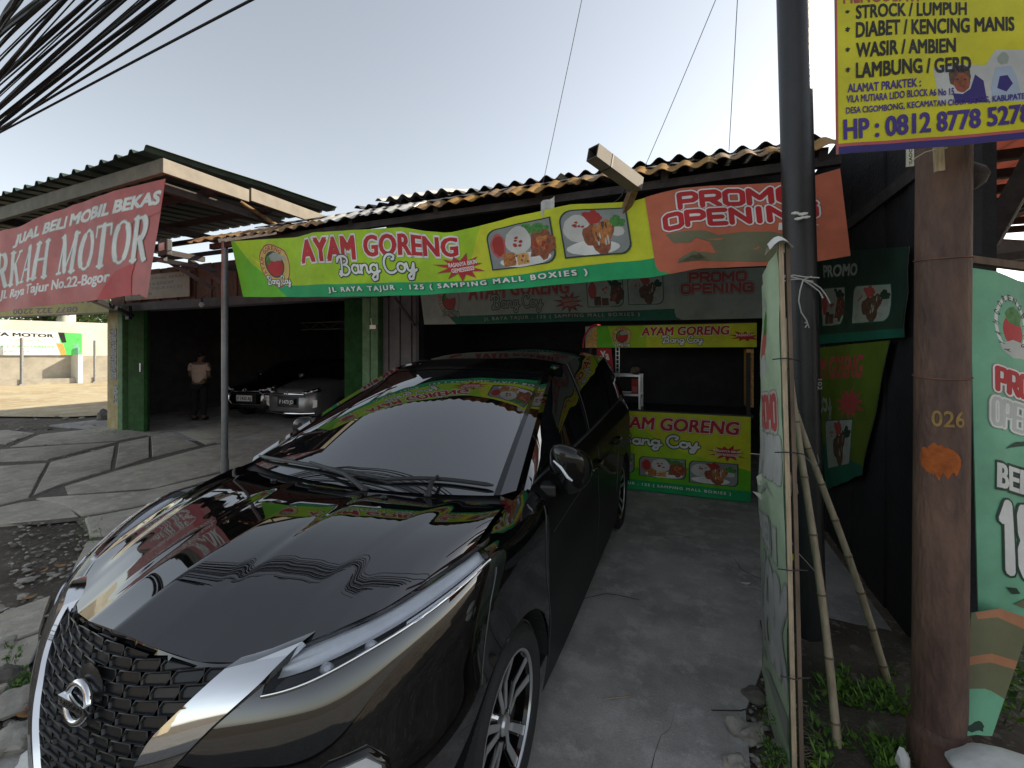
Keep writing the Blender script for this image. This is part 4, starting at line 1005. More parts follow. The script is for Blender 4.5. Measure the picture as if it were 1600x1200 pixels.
# canopy roof over the forecourt
cz = 3.52; CN = sight(250, 262, Y=4.5); CU, CV = CN.x, CN.y; EL = sight(0, 350, v=CV)
BU = CU + .06
mb = MB(); corr(mb, (CU - .02, CV - .1, cz + .19), (CU - 6.5, CV - .1, cz + .05), (CU - 6.5, 5.3, cz + .27), (CU - .02, 5.3, cz + .36), .27, .045, 0, True, 4, .004)
mb.build('canopy_roof', 'roof_green', GAR)
mb = MB(); mb.hexa([(CU, CV, cz - .02), (CU - 6.5, CV, cz - .20), (CU - 6.5, CV + .05, cz - .20), (CU, CV + .05, cz - .02), (CU, CV, cz + .13), (CU - 6.5, CV, cz - .02), (CU - 6.5, CV + .05, cz - .02), (CU, CV + .05, cz + .13)]); mb.build('fascia', 'fascia', GAR, bevel=.004)
mb = MB(); mb.box(CU + .004, CU + .05, CV + .0, CV + .95, cz - .02, cz + .13); mb.box(CU + .012, CU + .06, CV + .97, 5.2, cz + .0, cz + .16); mb.build('fascia', 'fascia_pink', GAR, bevel=.004)
mb = MB()
for v in (CV + .6, CV + 1.3, CV + 2.0, CV + 2.7): mb.box(CU - 6.4, CU - .06, v, v + .06, cz - .02, cz + .05)
for u in (CU - .3, CU - 2, CU - 3.7, CU - 5.4): mb.box(u, u + .08, CV + .1, 5.6, cz - .12, cz - .025)
mb.build('canopy_frame', 'wood_dark', GAR)
mb = MB(); s_ = P_(372, 318, 3.9); mb.tube([sight(375, 316, Y=5.6), sight(432, 352, Y=5.9)], .03, 8); mb.build('conduit', 'roof_rust', GAR, smooth=60)
# floodlight on its bracket arm
br0 = sight(204, 398, Y=5.0); br1 = sight(338, 422, Y=5.5)
FL = thing('floodlight', 'square grey floodlight on a black bracket arm beside the red banner', 'floodlight', tuple(br0))
mb = MB(); mb.bar(br0, br1, .05, .05); mb.bar(sight(262, 408, Y=5.25), sight(335, 452, Y=5.5), .045, .045); mb.build('bracket', 'steel_dark', FL)
fx = sight(253, 387, Y=5.1); mb = MB(); hw = .10
ax = Vector((CC, -SS * 0 - .1, 0)).normalized(); ay = Vector((0, 0, 1)); an = ax.cross(ay)
def plate(mb, c, hx, hy, d, m=0):
    q = [c + ax * sx * hx + ay * sy * hy + an * sd for sd in (0, d) for sx, sy in ((-1, -1), (1, -1), (1, 1), (-1, 1))]; mb.hexa(q, m)
plate(mb, fx, .105, .095, -.06); mb.build('lamp_body', 'steel_dark', FL, bevel=.012)
mb = MB(); plate(mb, fx + an * .006 + ay * .01, .06, .045, -.008); mb.build('lamp_pane', 'lamp_glass', FL)
mb = MB(); mb.bar(fx - ay * .09 + an * -.03, fx - ay * .15 + an * -.03, .04, .02); mb.build('yoke', 'steel_dark', FL)
# second arm under the banner
BR = thing('bracket_arm', 'black steel arm holding the red banner off the yellow pillar', 'bracket', tuple(sight(140, 464, Y=5.4)))
mb = MB(); mb.bar(sight(132, 462, Y=5.6), sight(206, 493, Y=8.9), .07, .07); mb.build('arm', 'steel_dark', BR)
mb = MB(); p = sight(201, 482, Y=8.8); mb.box(p.x - .06, p.x + .06, p.y - .03, p.y + .03, p.z - .22, p.z + .05); mb.build('wall_plate', 'steel_dark', BR)
# bare bulb below the header
BL = thing('light_bulb', 'bare white bulb hanging under the garage header', 'bulb', tuple(P_(315, 556, FV - .15)))
p = sight(315, 555, Y=8.2); p = sight(314, 553, v=FV - .2)
p = sight(315, 494, v=FV - .22) 
p = sight(315, 476, v=FV - .22)
mb = MB(); mb.ico(p, .045, 2, sc=(1, 1, 1.15)); mb.build('bulb', 'paper', BL, smooth=60)
mb = MB(); mb.tube([p + Vector((0, 0, .04)), p + Vector((0, 0, .11))], .02, 8); mb.tube([p + Vector((0, 0, .11)), p + Vector((0, .1, .2))], .005, 5); mb.build('socket', 'black_plastic', BL, smooth=60)
tg = sight(232, 349, Y=4.9); mb = MB(); mb.tube([tg + Vector((0, 0, .1)), tg], .003, 5); mb.box(tg.x - .02, tg.x + .02, tg.y - .01, tg.y + .01, tg.z - .06, tg.z)
tag(mb.build('hanging_tag', 'paper'), 'small white tag hanging from the canopy behind the red banner', 'tag')

# ------------------------------------------------------------------ chicken stall canopy and shop behind
SV = 3.32; SZ = 2.93; RV = 5.0; RZ = 3.68
def sx(px, py, v=SV): return sight(px, py, v=v).x
ST = thing('stall_canopy', 'low corrugated canopy with ragged yellow front edge over the chicken stall', 'canopy', (-1.5, 3.4, 0))
U_L = sx(300, 370); U_R = sx(1318, 225)
mb = MB(); corr(mb, (U_L + .9, SV + .10, SZ + .105), (U_R, SV + .10, SZ + .105), (U_R, RV, RZ), (U_L + .9, RV, RZ), .16, .006, 0, False, 8, .006, .05, 2)
mb.build('roof_sheet', 'roof_dark', ST, smooth=50)
mb = MB(); corr(mb, (sx(800, 318), RV - .05, RZ + .035), (U_R + .3, RV - .05, RZ + .035), (U_R + .3, 8, RZ + .75), (sx(800, 318), 8, RZ + .75), .2, .03, 0, False, 4, .006, .04, 4)
corr(mb, (-4.4, RV - .1, RZ + .02), (sx(800, 318) - .02, RV - .1, RZ + .02), (sx(800, 318) - .02, 8, RZ + .7), (-4.4, 8, RZ + .7), .2, .03, 0, False, 4, .006, .05, 9)
mb.build('ridge_sheet', 'roof_dark', ST, smooth=50)
k = 0
for (x0, x1, m, z, jag) in ((300, 500, 'roof_rust', .0, .05), (503, 655, 'roof_white', .028, .05), (650, 700, 'roof_rust', .012, .05), (700, 762, 'roof_tan', .02, .1), (760, 800, 'roof_rust', .03, .10), (797, 905, 'roof_tan', .024, .12), (903, 985, 'roof_rust', .036, .12), (990, 1120, 'roof_tan', .034, .08), (1118, 1200, 'roof_rust', .044, .09), (1196, 1316, 'roof_tan', .034, .08)):
    mb = MB(); a, b = sx(x0, 335), sx(x1, 320)
    if x0 == 300: a = U_L
    corr(mb, (a, SV - .06, SZ + z - .02), (b, SV - .06, SZ + z - .02), (b, SV + .12, SZ + z + .085), (a, SV + .12, SZ + z + .085), .155, .015, 0, False, 4, .005, jag * 1.4, k); k += 1
    mb.build('eave_sheet', m, ST, smooth=50)
mb = MB(); corr(mb, (sx(590, 310, 4.9), 4.85, RZ + .05), (sx(705, 310, 4.9), 4.85, RZ + .05), (sx(705, 310, 4.9), 5.6, RZ + .3), (sx(590, 310, 4.9), 5.6, RZ + .3), .2, .03, 0, False, 3, .005, .04, 3); mb.build('eave_sheet', 'roof_white', ST, smooth=50)
mb = MB(); mb.bar((U_L + .25, SV + .06, SZ - .06), (U_R, SV + .06, SZ - .05), .05, .06); mb.bar((U_L + .4, SV + .9, SZ + .28), (U_R, SV + .9, SZ + .28), .06, .1)
for u in np.linspace(U_L + .4, U_R - .1, 7): mb.bar((u, SV + .02, SZ - .01), (u, RV + .1, RZ - .06), .05, .08)
mb.build('rafter', 'wood_dark', ST)
pu = sx(343, 500); mb = MB(); mb.tube([(pu, SV + .06, 0), (pu, SV + .06, SZ - .02)], .034, 12); mb.tube([(pu, SV + .06, .0), (pu, SV + .06, .42)], .042, 12); mb.bar((pu, SV + .06, 0), (pu, SV + .06, .02), .16, .16); mb.build('post', 'steel_grey', ST, smooth=50)
mb = MB(); mb.bar((pu, SV + .06, SZ - .5), (pu - 1.0, SV + .3, SZ - .12), .05, .05); mb.bar((pu, SV + .06, SZ - .3), (pu, 5.5, SZ - .3), .05, .06); mb.build('brace', 'wood_dark', ST)
SH = thing('shop_building', 'dark shop front with folding grey door behind the chicken stall', 'building', (-1.5, 5.7, 0))
mb = MB(); mb.box(-4.38, 1.4, 8.02, 8.15, 0, 4.5); mb.box(-4.4, -4.28, FV + .22, 8.0, 0, 3.6); mb.box(1.25, 1.4, 2.86, 8.0, 0, 3.55); mb.build('wall', 'wall_black', SH)
mb = MB(); mb.box(-4.4, 1.25, FV + .05, FV + .2, 2.72, 3.7); mb.build('header', 'wall_black', SH)
g0, g1 = P_(598, 560).x, P_(652, 560).x
mb = MB()
for i in range(6):
    x0 = g0 + (g1 - g0) * i / 6; mb.box(x0 + .004, x0 + (g1 - g0) / 6 - .004, FV + .02 * (i % 2), FV + .06 + .02 * (i % 2), .02, 2.7)
mb.build('folding_door', 'wall_grey', SH, bevel=.006)
mb = MB(); mb.bar(sight(617, 465, v=FV - .1), sight(648, 508, v=FV - .1), .03, .03); mb.box(g1 + .005, g1 + .06, FV - .05, FV + .08, 0, 2.7); mb.build('door_frame', 'steel_dark', SH)
# square steel tube poking out of the eave
q0 = sight(926, 238, Y=2.75); q1 = sight(996, 290, Y=3.02)
TB = thing('steel_tube', 'white-painted hollow square tube sticking up and out of the canopy eave', 'tube', tuple(q1))
mb = MB(); d = (q1 - q0).normalized(); xx = d.cross(Vector((0, 0, 1))).normalized(); yy = xx.cross(d); s2 = .045; t2 = .037
O = [q + (xx * a + yy * b) * s2 for q in (q0, q1) for a, b in ((-1, -1), (1, -1), (1, 1), (-1, 1))]
I = [q + (xx * a + yy * b) * t2 for q in (q0, q0 + d * .3) for a, b in ((-1, -1), (1, -1), (1, 1), (-1, 1))]
mb.add(O, [(4, 5, 6, 7)] + [(i, (i + 1) % 4, 4 + (i + 1) % 4, 4 + i) for i in range(4)], 0)
mb.add(O[:4] + I, [(i, (i + 1) % 4, 4 + (i + 1) % 4, 4 + i) for i in range(4)] + [(4 + i, 4 + (i + 1) % 4, 8 + (i + 1) % 4, 8 + i) for i in range(4)] + [(8, 9, 10, 11)], 1)
mb.build('tube', ['fascia_pink', 'roof_dark'], TB)
mb = MB(); mb.bar(q0.lerp(q1, .3) - d * .004, q0.lerp(q1, .3) + d * .006, .094, .094); mb.build('strap', 'steel_dark', TB)
mb = MB(); mb.bar(q1 - d * .02, q1 + Vector((-.13, .12, -.20)), .05, .05); mb.build('stub', 'roof_rust', TB)
HK = thing('wire_hook', 'bent black wire hook dangling from the eave over the food pictures', 'hook', tuple(sight(965, 320, v=SV)))
pp = [sight(x, y, v=3.22) for x, y in ((976, 295), (972, 306), (966, 312), (958, 318), (953, 326), (954, 333), (960, 337), (968, 336), (976, 331), (982, 328), (986, 334))]
mb = MB(); mb.tube(pp, .007, 6); mb.build('hook', 'steel_dark', HK, smooth=60)
pp = [sight(x, y, v=3.24) for x, y in ((978, 325), (995, 327), (1010, 322), (1018, 315))]; mb = MB(); mb.tube(pp, .004, 5); mb.build('wire', 'steel_dark', HK, smooth=60)
g = sight(855, 322, v=3.2); mb = MB(); mb.grid([[g + Vector((x, .02 * math.sin(x * 60), z + x * .3)) for z in (-.07, 0, .05)] for x in np.linspace(-.05, .06, 6)]); tag(mb.build('torn_sheet', 'roof_white', smooth=60), 'torn white scrap of plastic caught under the yellow eave', 'scrap')

# ------------------------------------------------------------------ the main banner
def poly3(pxs, v): return [sight(x, y, v=v) for x, y in pxs]
BV = 3.18
topl = poly3([(361, 377), (410, 374), (462, 371), (490, 363), (560, 359), (628, 355), (665, 361), (700, 364), (750, 353), (806, 337), (850, 328), (887, 320), (940, 317), (994, 314), (1028, 303), (1060, 295), (1120, 291), (1215, 286), (1262, 278), (1312, 264)], BV)
botl = poly3([(380, 464), (487, 464), (580, 463), (659, 461), (750, 455), (830, 449), (906, 442), (1019, 433), (1060, 426), (1094, 420), (1150, 417), (1197, 416), (1273, 409), (1328, 400)], BV)
BW = (topl[-1] - topl[0]).length; BH = .62
# measured positions along the banner -> design coordinates
def bx(px, py): return (sight(px, py, v=BV).x - (topl[0].x + botl[0].x) / 2) / ((topl[-1].x + botl[-1].x) / 2 - (topl[0].x + botl[0].x) / 2) * BW
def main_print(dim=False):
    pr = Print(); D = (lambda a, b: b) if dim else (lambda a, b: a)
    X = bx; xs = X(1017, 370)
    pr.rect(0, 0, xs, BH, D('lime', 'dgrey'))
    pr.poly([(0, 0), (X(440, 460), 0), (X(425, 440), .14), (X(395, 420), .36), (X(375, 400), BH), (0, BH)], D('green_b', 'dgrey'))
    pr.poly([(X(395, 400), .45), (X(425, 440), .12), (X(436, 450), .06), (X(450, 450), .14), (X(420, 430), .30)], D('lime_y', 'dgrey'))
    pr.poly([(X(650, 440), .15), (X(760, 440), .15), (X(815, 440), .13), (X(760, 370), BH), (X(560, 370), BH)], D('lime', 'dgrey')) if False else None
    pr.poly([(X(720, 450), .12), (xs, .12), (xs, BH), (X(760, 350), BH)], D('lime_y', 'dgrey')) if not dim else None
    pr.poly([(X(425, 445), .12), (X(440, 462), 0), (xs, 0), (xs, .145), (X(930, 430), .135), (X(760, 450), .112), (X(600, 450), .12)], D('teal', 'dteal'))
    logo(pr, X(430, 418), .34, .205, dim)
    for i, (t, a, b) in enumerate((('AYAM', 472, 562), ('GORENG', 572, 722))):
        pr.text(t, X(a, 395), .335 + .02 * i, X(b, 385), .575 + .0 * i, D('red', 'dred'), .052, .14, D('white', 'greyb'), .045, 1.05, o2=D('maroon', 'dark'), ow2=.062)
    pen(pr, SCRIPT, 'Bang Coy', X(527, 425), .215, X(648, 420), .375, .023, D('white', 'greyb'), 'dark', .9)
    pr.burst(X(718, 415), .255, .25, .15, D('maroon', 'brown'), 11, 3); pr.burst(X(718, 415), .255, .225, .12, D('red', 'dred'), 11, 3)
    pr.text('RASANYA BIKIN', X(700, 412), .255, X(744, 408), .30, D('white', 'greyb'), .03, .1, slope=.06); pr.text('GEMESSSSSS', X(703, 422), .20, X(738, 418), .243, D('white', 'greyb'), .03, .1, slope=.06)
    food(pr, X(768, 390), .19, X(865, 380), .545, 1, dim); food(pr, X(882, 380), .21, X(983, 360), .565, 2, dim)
    pr.text('JL RAYA TAJUR . 125 ( SAMPING MALL BOXIES )', X(505, 455), .030, X(911, 436), .092, D('white', 'greyb'), .04, 0, D('dark', 'dark'), .03, 1.35, slope=.006)
    # right: the orange offer panel, its old lines painted over
    pr.rect(xs, 0, BW, BH, D('orange', 'greyb'))
    pr.poly([(xs - .01, .0), (xs + .10, .0), (xs + .02, .035), (xs, .09), (xs - .01, .14)], D('teal', 'dteal'))
    pen(pr, OCT, 'PROMO', X(1068, 305), .475, X(1262, 290), .575, .034, D('red', 'dred'), D('white', 'greyb'), .62, .03, .22, o2=D('maroon', 'dark'), ow2=.85)
    pen(pr, OCT, 'OPENING', X(1042, 345), .335, X(1286, 320), .435, .034, D('red', 'dred'), D('white', 'greyb'), .62, .02, .22, o2=D('maroon', 'dark'), ow2=.85)
    if not dim:
        pr.text('18K', X(1213, 350), .255, X(1280, 345), .315, 'white', .05, .1)
        pr.poly([(X(1040, 365), .30), (X(1050, 375), .22), (X(1075, 372), .20), (X(1085, 370), .235), (X(1105, 372), .20), (X(1112, 385), .12), (X(1085, 395), .125), (X(1052, 405), .07), (X(1055, 395), .10), (X(1080, 388), .14), (X(1100, 400), .055), (X(1150, 410), .04), (X(1195, 408), .03), (X(1240, 395), .06), (X(1245, 380), .12), (X(1235, 360), .21), (X(1200, 355), .255), (X(1160, 352), .265), (X(1120, 352), .25), (X(1100, 348), .285)], 'olive')
        pr.poly([(X(1170, 380), .125), (X(1182, 378), .15), (X(1180, 384), .13)], 'orange'); pr.poly([(X(1098, 372), .215), (X(1130, 370), .225), (X(1120, 373), .21)], 'orange'); pr.poly([(X(1096, 395), .118), (X(1118, 394), .125), (X(1110, 396), .112)], 'orange')
    return pr
fn = edges(topl, botl, .017, 3, .30, BW, drape=lambda a, b: .02 * math.sin(a * 70) * (1 - b) * .4)
o = cloth('banner', main_print(), BW, BH, fn, 84, 8, back='ink_greyb')
tag(o, 'long lime green fried chicken banner with orange promo end strung under the canopy edge', 'banner')
# the older banner behind it, in the shade
OV = 5.44
t2_ = poly3([(655, 445), (800, 432), (1000, 425), (1195, 418)], OV); b2_ = poly3([(663, 507), (760, 506), (900, 502), (1060, 500), (1195, 497)], OV)
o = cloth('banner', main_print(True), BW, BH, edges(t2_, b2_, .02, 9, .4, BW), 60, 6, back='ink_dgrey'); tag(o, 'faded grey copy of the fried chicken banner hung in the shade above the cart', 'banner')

# ------------------------------------------------------------------ dealer's red banner
RW, RH = 4.2, 1.2
rv = CV - .12
rt = [sight(x, y, v=rv + dv) for x, y, dv in ((-160, 395, 0), (-60, 375, 0), (0, 362, 0), (40, 352, .0), (60, 340, .0), (120, 318, .0), (190, 296, .0), (258, 279, .0))]
rb = [sight(x, y, v=rv + dv) for x, y, dv in ((-180, 512, 0), (-80, 497, 0), (0, 487, 0), (90, 475, 0), (160, 468, 0), (200, 462, 0), (224, 459, -.02), (229, 466, -.03))]
RW = sum((rt[i + 1] - rt[i]).length for i in range(len(rt) - 1))
def rx(px, py=380): return (sight(px, py, v=rv).x - (rt[0].x + rb[0].x) / 2) / ((rt[-1].x + rb[-1].x) / 2 - (rt[0].x + rb[0].x) / 2) * RW
pr = Print(); xr = RW
pr.poly([(0, 0), (xr * .955, 0), (xr * .948, .22), (xr * .952, .45), (xr * .94, .62), (xr * .93, .80), (xr * .97, .83), (xr, .87), (xr, RH), (0, RH)], 'pink')
pr.poly([(xr * .86, 0), (xr * .955, 0), (xr * .948, .22), (xr * .952, .36), (xr * .90, .30)], 'red')
pr.text('JUAL BELI MOBIL BEKAS', rx(14, 370), .905, rx(243, 320), 1.095, 'white', .045, .12, 'greyb', .02, 1.0)
serif(pr, 'BERKAH MOTOR', rx(-36, 420), .385, rx(236, 380), .835, 'white', 'greyb')
pr.text('Jl. Raya Tajur No.22-Bogor', rx(4, 455), .145, rx(178, 435), .325, 'white', .045, 0, None)
o = cloth('banner', pr, RW, RH, edges(rt, rb, .035, 21, .5, RW), 40, 12, back='pink')
tag(o, 'dusty red used car banner with a torn right edge hanging from the garage canopy', 'banner')
# board above the garage opening
bd0, bd1 = sight(196, 470, v=FV - .12), sight(297, 440, v=FV - .12)
pr = Print(); pr.rect(0, 0, 2., .8, 'board'); pr.rect(.02, .02, 1.98, .78, 'tan')
pr.rect(.05, .05, 1.95, .75, 'board')
pr.text('JUAL BELI MOBIL BEKAS', .12, .60, 1.86, .70, 'brown', .03); pr.text('CASH & KREDIT', .45, .44, 1.55, .54, 'brown', .03); pr.text('JL. RAYA TAJUR NO 22', .18, .27, 1.8, .38, 'brown', .03); pr.text('BOGOR', .2, .12, .9, .22, 'brown', .03)
zt, zb = 3.22, 2.72
o = cloth('sign_board', pr, 2., .8, lambda a, b: Vector((bd0.x + (bd1.x - bd0.x) * a, FV - .13, zb + (zt - zb) * b)), 4, 2, thick=.03, back='wood_old'); tag(o, 'weathered brown dealer board with dark lettering above the garage opening', 'sign')
# yellow strip seen from behind with its print upside down
yv = 5.0
y0, y1 = sight(-10, 480, v=yv), sight(170, 480, v=yv); za, zb_ = sight(80, 463, v=yv).z, sight(80, 493, v=yv).z
pr = Print(); pr.rect(0, 0, 3, .42, 'ystrip'); pr.rect(0, 0, 3, .03, 'brown')
pr.text('0877 322 2200', .6, .05, 2.3, .17, 'brown', .04, rot=math.pi); pr.text('BANDUNG : 081', 1.0, .22, 2.75, .34, 'brown', .04, rot=math.pi)
o = cloth('hanging_sign', pr, 3, .42, edges([Vector((y0.x, yv, za + .1)), Vector((y1.x, yv, za - .02))], [Vector((y0.x, yv, zb_ + .02)), Vector((y1.x, yv, zb_ - .03))], .02, 4, .5, 3), 16, 3, back='ystrip'); tag(o, 'mustard yellow strip with upside-down phone numbers hanging under the red banner', 'sign')
# ------------------------------------------------------------------ food cart
KV = 5.36
KX = lambda px, py=640: sight(px, py, v=KV).x
k0, k1 = -1.22, sight(1173, 700, v=KV).x; KZ = sight(1100, 648, v=KV).z
KT = thing('food_cart', 'fried chicken cart with lime banner front, arched yellow top sign and dark serving window', 'food cart', (k0, KV, 0))
def face(name, pr, W, H, x0, x1, z0, z1, y, parent, wr=.006, seed=1, back='ink_greyb'):
    return cloth(name, pr, W, H, lambda a, b: Vector((x0 + (x1 - x0) * a, y - wr * noise.noise(Vector((a * 4, b * 2.5, seed))) * 2, z0 + (z1 - z0) * b)), 14, 8, back=back, parent=parent)
W_ = k1 - k0; zb = sight(1160, 784, v=KV).z
pr = Print(); H_ = KZ - zb; pr.rect(0, 0, W_, H_, 'green_b'); L = lambda px: KX(px) - k0
pr.poly([(0, .2), (W_, .38), (W_, H_), (0, H_)], 'lime'); pr.poly([(L(1050), .52), (W_, .34), (W_, H_), (L(960), H_)], 'lime_y'); pr.rect(0, 0, W_, .12, 'teal')
pr.text('AYAM GORENG', L(948), .72, L(1156), .875, 'red', .035, .12, 'white', .03, o2='maroon', ow2=.05)
pen(pr, SCRIPT, 'Bang Coy', L(966), .545, L(1092), .665, .026, 'white', 'dark', .9)
pr.burst(L(1137), .52, .20, .10, 'maroon', 11, 3); pr.burst(L(1137), .52, .18, .085, 'red', 11, 3); pr.text('RASANYA BIKIN', L(1115), .525, L(1157), .55, 'white', .03); pr.text('GEMESSSSSS', L(1117), .485, L(1155), .51, 'white', .03)
food(pr, L(925), .20, L(990), .42, 2); food(pr, L(1000), .18, L(1070), .40, 1); food(pr, L(1078), .16, L(1152), .40, 2)
pr.text('JL RAYA TAJUR . 125 ( SAMPING MALL BOXIES )', L(930), .05, L(1142), .09, 'white', .03, 0, None, .03, 1.3)
face('front_banner', pr, W_, H_, k0, k1, zb, KZ, KV, KT, .008, 3)
s0, s1 = KX(915), KX(1182); sz0, sz1 = sight(1000, 543, v=KV).z, sight(1000, 510, v=KV).z + .01
pr = Print(); SW = s1 - s0; SHh = sz1 - sz0; LS = lambda px: KX(px) - s0
pr.rect(LS(933), 0, SW, SHh, 'lime'); pr.rect(LS(1010), 0, SW, SHh, 'lime_y'); pr.poly([(LS(933), 0), (LS(960), 0), (LS(950), SHh), (LS(933), SHh)], 'green_b')
pr.poly([(LS(916), 0), (LS(933), 0), (LS(933), SHh), (LS(926), SHh * .85), (LS(918), SHh * .4)], 'orange_b')
logo(pr, LS(972), SHh * .5, SHh * .42)
pr.text('AYAM GORENG', LS(1002), SHh * .52, LS(1140), SHh * .92, 'red', .035, .12, 'white', .03); pen(pr, SCRIPT, 'Bang Coy', LS(1036), SHh * .22, LS(1098), SHh * .50, .013, 'white', 'dark', 1.0)
pr.burst(LS(1163), SHh * .45, .16, .07, 'red', 9, 4); pr.text('RASANYA', LS(1150), SHh * .45, LS(1176), SHh * .56, 'white', .03)
face('top_sign', pr, SW, SHh, s0, s1, sz0, sz1, KV - .02, KT, .004, 6)
mb = MB()
for i in range(12):
    a0, a1 = math.pi / 2 * i / 12, math.pi / 2 * (i + 1) / 12; R0, R1 = SHh * 1.0, SHh * 1.12; cx = LS(933) + s0
    f = lambda a, r: (cx - r * .62 * math.cos(a), sz0 + r * math.sin(a))
    p = [f(a0, R0), f(a1, R0), f(a1, R1), f(a0, R1)]; mb.hexa([(x, KV - .02, z) for x, z in p] + [(x, KV + .25, z) for x, z in p])
mb.build('sign_rim', 'ink_red', KT)
mb = MB(); mb.box(s0 + .04, s0 + .08, KV + .01, KV + .05, KZ, sz0); mb.build('post', 'wood_dark', KT)
mb = MB(); mb.box(k1 - .04, k1, KV + .01, KV + .05, KZ, sz0 - .06)
mb.build('post', 'wood_dark', KT)
mb = MB(); mb.box(k1 - .035, k1 + .035, KV + .055, KV + .3, KZ + .1, sz0 - .02); mb.build('side_panel', 'ink_orange_b', KT)
mb = MB(); mb.box(k0, k1 - .002, KV + .016, KV + .75, .1, KZ - .02); mb.build('cabinet', 'wood_dark', KT)
mb = MB(); mb.box(k0 - .03, k1 + .03, KV + .012, KV + .8, KZ - .019, KZ + .015); mb.build('counter_top', 'steel_dark', KT, bevel=.005)
mb = MB(); mb.box(s0, s1, KV + .012, KV + .8, sz1 - .02, sz1 + .015); mb.build('cart_roof', 'wood_dark', KT)
mb = MB(); mb.box(k0, k1, KV + .82, KV + .85, .1, sz1); mb.build('back_panel', 'wall_black', KT)
# things on the counter
RK = thing('shelf_rack', 'white metal shelf frame standing on the left of the cart counter', 'rack', (KX(965), KV + .2, KZ))
rx0, rx1 = KX(930), KX(998); mb = MB(); zt = sight(985, 587, v=KV + .1).z; zm = sight(985, 617, v=KV + .1).z
for x in (rx0, rx1):
    for y in (KV + .10, KV + .42): mb.box(x - .012, x + .012, y - .012, y + .012, KZ + .016, zt)
for x in (rx0, rx1): mb.box(x - .008, x + .008, KV + .10, KV + .42, zm - .03, zm - .014)
for z in (zt, zm): mb.box(rx0 - .014, rx1 + .014, KV + .086, KV + .11, z - .012, z + .012); mb.box(rx0 - .014, rx1 + .014, KV + .41, KV + .434, z - .012, z + .012)
mb.build('frame', 'alu', RK)
mb = MB(); mb.box(rx0 + .012, rx1 - .012, KV + .112, KV + .408, zm - .004, zm + .004); mb.build('shelf', 'lamp_glass', RK)
mb = MB(); x = KX(966)
mb.box(x - .002, x + .006, KV + .06, KV + .07, sight(966, 590, v=KV).z, sz0); mb.box(x - .04, x - .034, KV + .06, KV + .07, sight(966, 590, v=KV).z, sz0)
for i in range(6): mb.box(x - .035, x, KV + .062, KV + .068, sz0 - .05 - i * .05, sz0 - .044 - i * .05)
tag(mb.build('wire_ladder', 'alu'), 'thin white wire ladder hanging in the cart window beside the red card', 'wire rack')
pr = Print(); pr.rect(0, 0, .2, .28, 'red'); pr.text('Ya', .04, .13, .16, .25, 'white', .05); pr.rect(.03, .05, .17, .06, 'pink'); pr.rect(.03, .08, .15, .09, 'pink')
p0, p1 = KX(931), KX(954); o = cloth('price_card', pr, .2, .28, lambda a, b: Vector((p0 + (p1 - p0) * a + .03 * (1 - b), KV + .045, sight(940, 580, v=KV).z + (sz0 - .005 - sight(940, 580, v=KV).z) * b)), 3, 3, back='ink_red'); tag(o, 'red price card with white lettering hung at the left of the cart window', 'card')
bx_ = KX(990); mb = MB(); mb.box(bx_ - .04, bx_ + .04, KV + .13, KV + .25, zm + .006, zt - .014 - .03, 0); mb.add([(bx_ - .03, KV + .129, zm + .03), (bx_ + .03, KV + .129, zm + .03), (bx_ + .03, KV + .129, zm + .10), (bx_ - .03, KV + .129, zm + .10)], [(0, 1, 2, 3)], 1)
tag(mb.build('snack_box', ['ink_sauce', 'ink_pink'], bevel=0), 'small red snack box on the rack shelf of the cart', 'box')
mb = MB(); mb.ico((KX(990), KV + .2, zt + .06), .06, 2, sc=(1, .7, .9), nz=.4, seed=3); tag(mb.build('food_bag', 'wood_old', smooth=60), 'crumpled brown bag lying on top of the rack', 'bag')

# ------------------------------------------------------------------ side wall, its banners and the shed on the right
SW_ = thing('side_wall', 'board wall, its shade put into the black colour, closing the right side of the stall', 'wall', (1.2, 4, 0))
mb = MB()
for i in range(9):
    v0 = 2.86 + i * .32; mb.box(1.17 + .012 * (i % 2), 1.235, v0, v0 + .305, 0, 2.95)
mb.build('boards', 'wall_black', SW_, bevel=.004)  # black boards: the shade on this wall is put into their colour
mb = MB(); mb.box(1.12, 1.2, 2.78, 2.86, 0, 3.0); mb.box(1.15, 1.20, 2.86, 5.5, 2.6, 2.68); mb.build('post', 'wood_dark', SW_)
mb = MB(); mb.box(1.165, 1.30, 2.76, 2.80, 0, 2.85); mb.build('front_boards', 'wall_black', SW_)
def side_map(pts):
    """four corner sights on the wall plane u: bl, br, tr, tl"""
    q = [sight(x, y, u=1.13) for x, y in pts]
    def fn(a, b):
        p = q[0].lerp(q[1], a).lerp(q[3].lerp(q[2], a), b); return p + Vector((-.02 * noise.noise(Vector((a * 4, b * 3, 2))) - .01 * math.sin(a * 12) * b, 0, 0))
    return fn
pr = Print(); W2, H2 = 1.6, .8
pr.rect(0, 0, W2, H2, 'lime_shade'); pr.poly([(0, 0), (W2, 0), (W2, .06), (.6, .2), (0, .25)], 'dteal'); pr.text('AYAM GORENG', .0, .60, 1.30, .74, 'dred', .04, .1); pen(pr, SCRIPT, 'Coy', .10, .42, .55, .56, .02, 'greyb'); pr.burst(1.05, .46, .36, .11, 'dred', 11, 3)  # darkened lime and teal inks carry the shade on this banner
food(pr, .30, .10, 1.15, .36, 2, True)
def onto(name, pr, W, H, pts, lab, cat='banner'):
    o = cloth(name, pr, W, H, side_map(pts), 12, 8, back='ink_dgrey'); tag(o, lab, cat); return o
onto('banner', pr, W2, H2, [(1290, 765), (1346, 742), (1388, 532), (1262, 545)], 'shaded lime chicken banner drooping low on the black side wall')
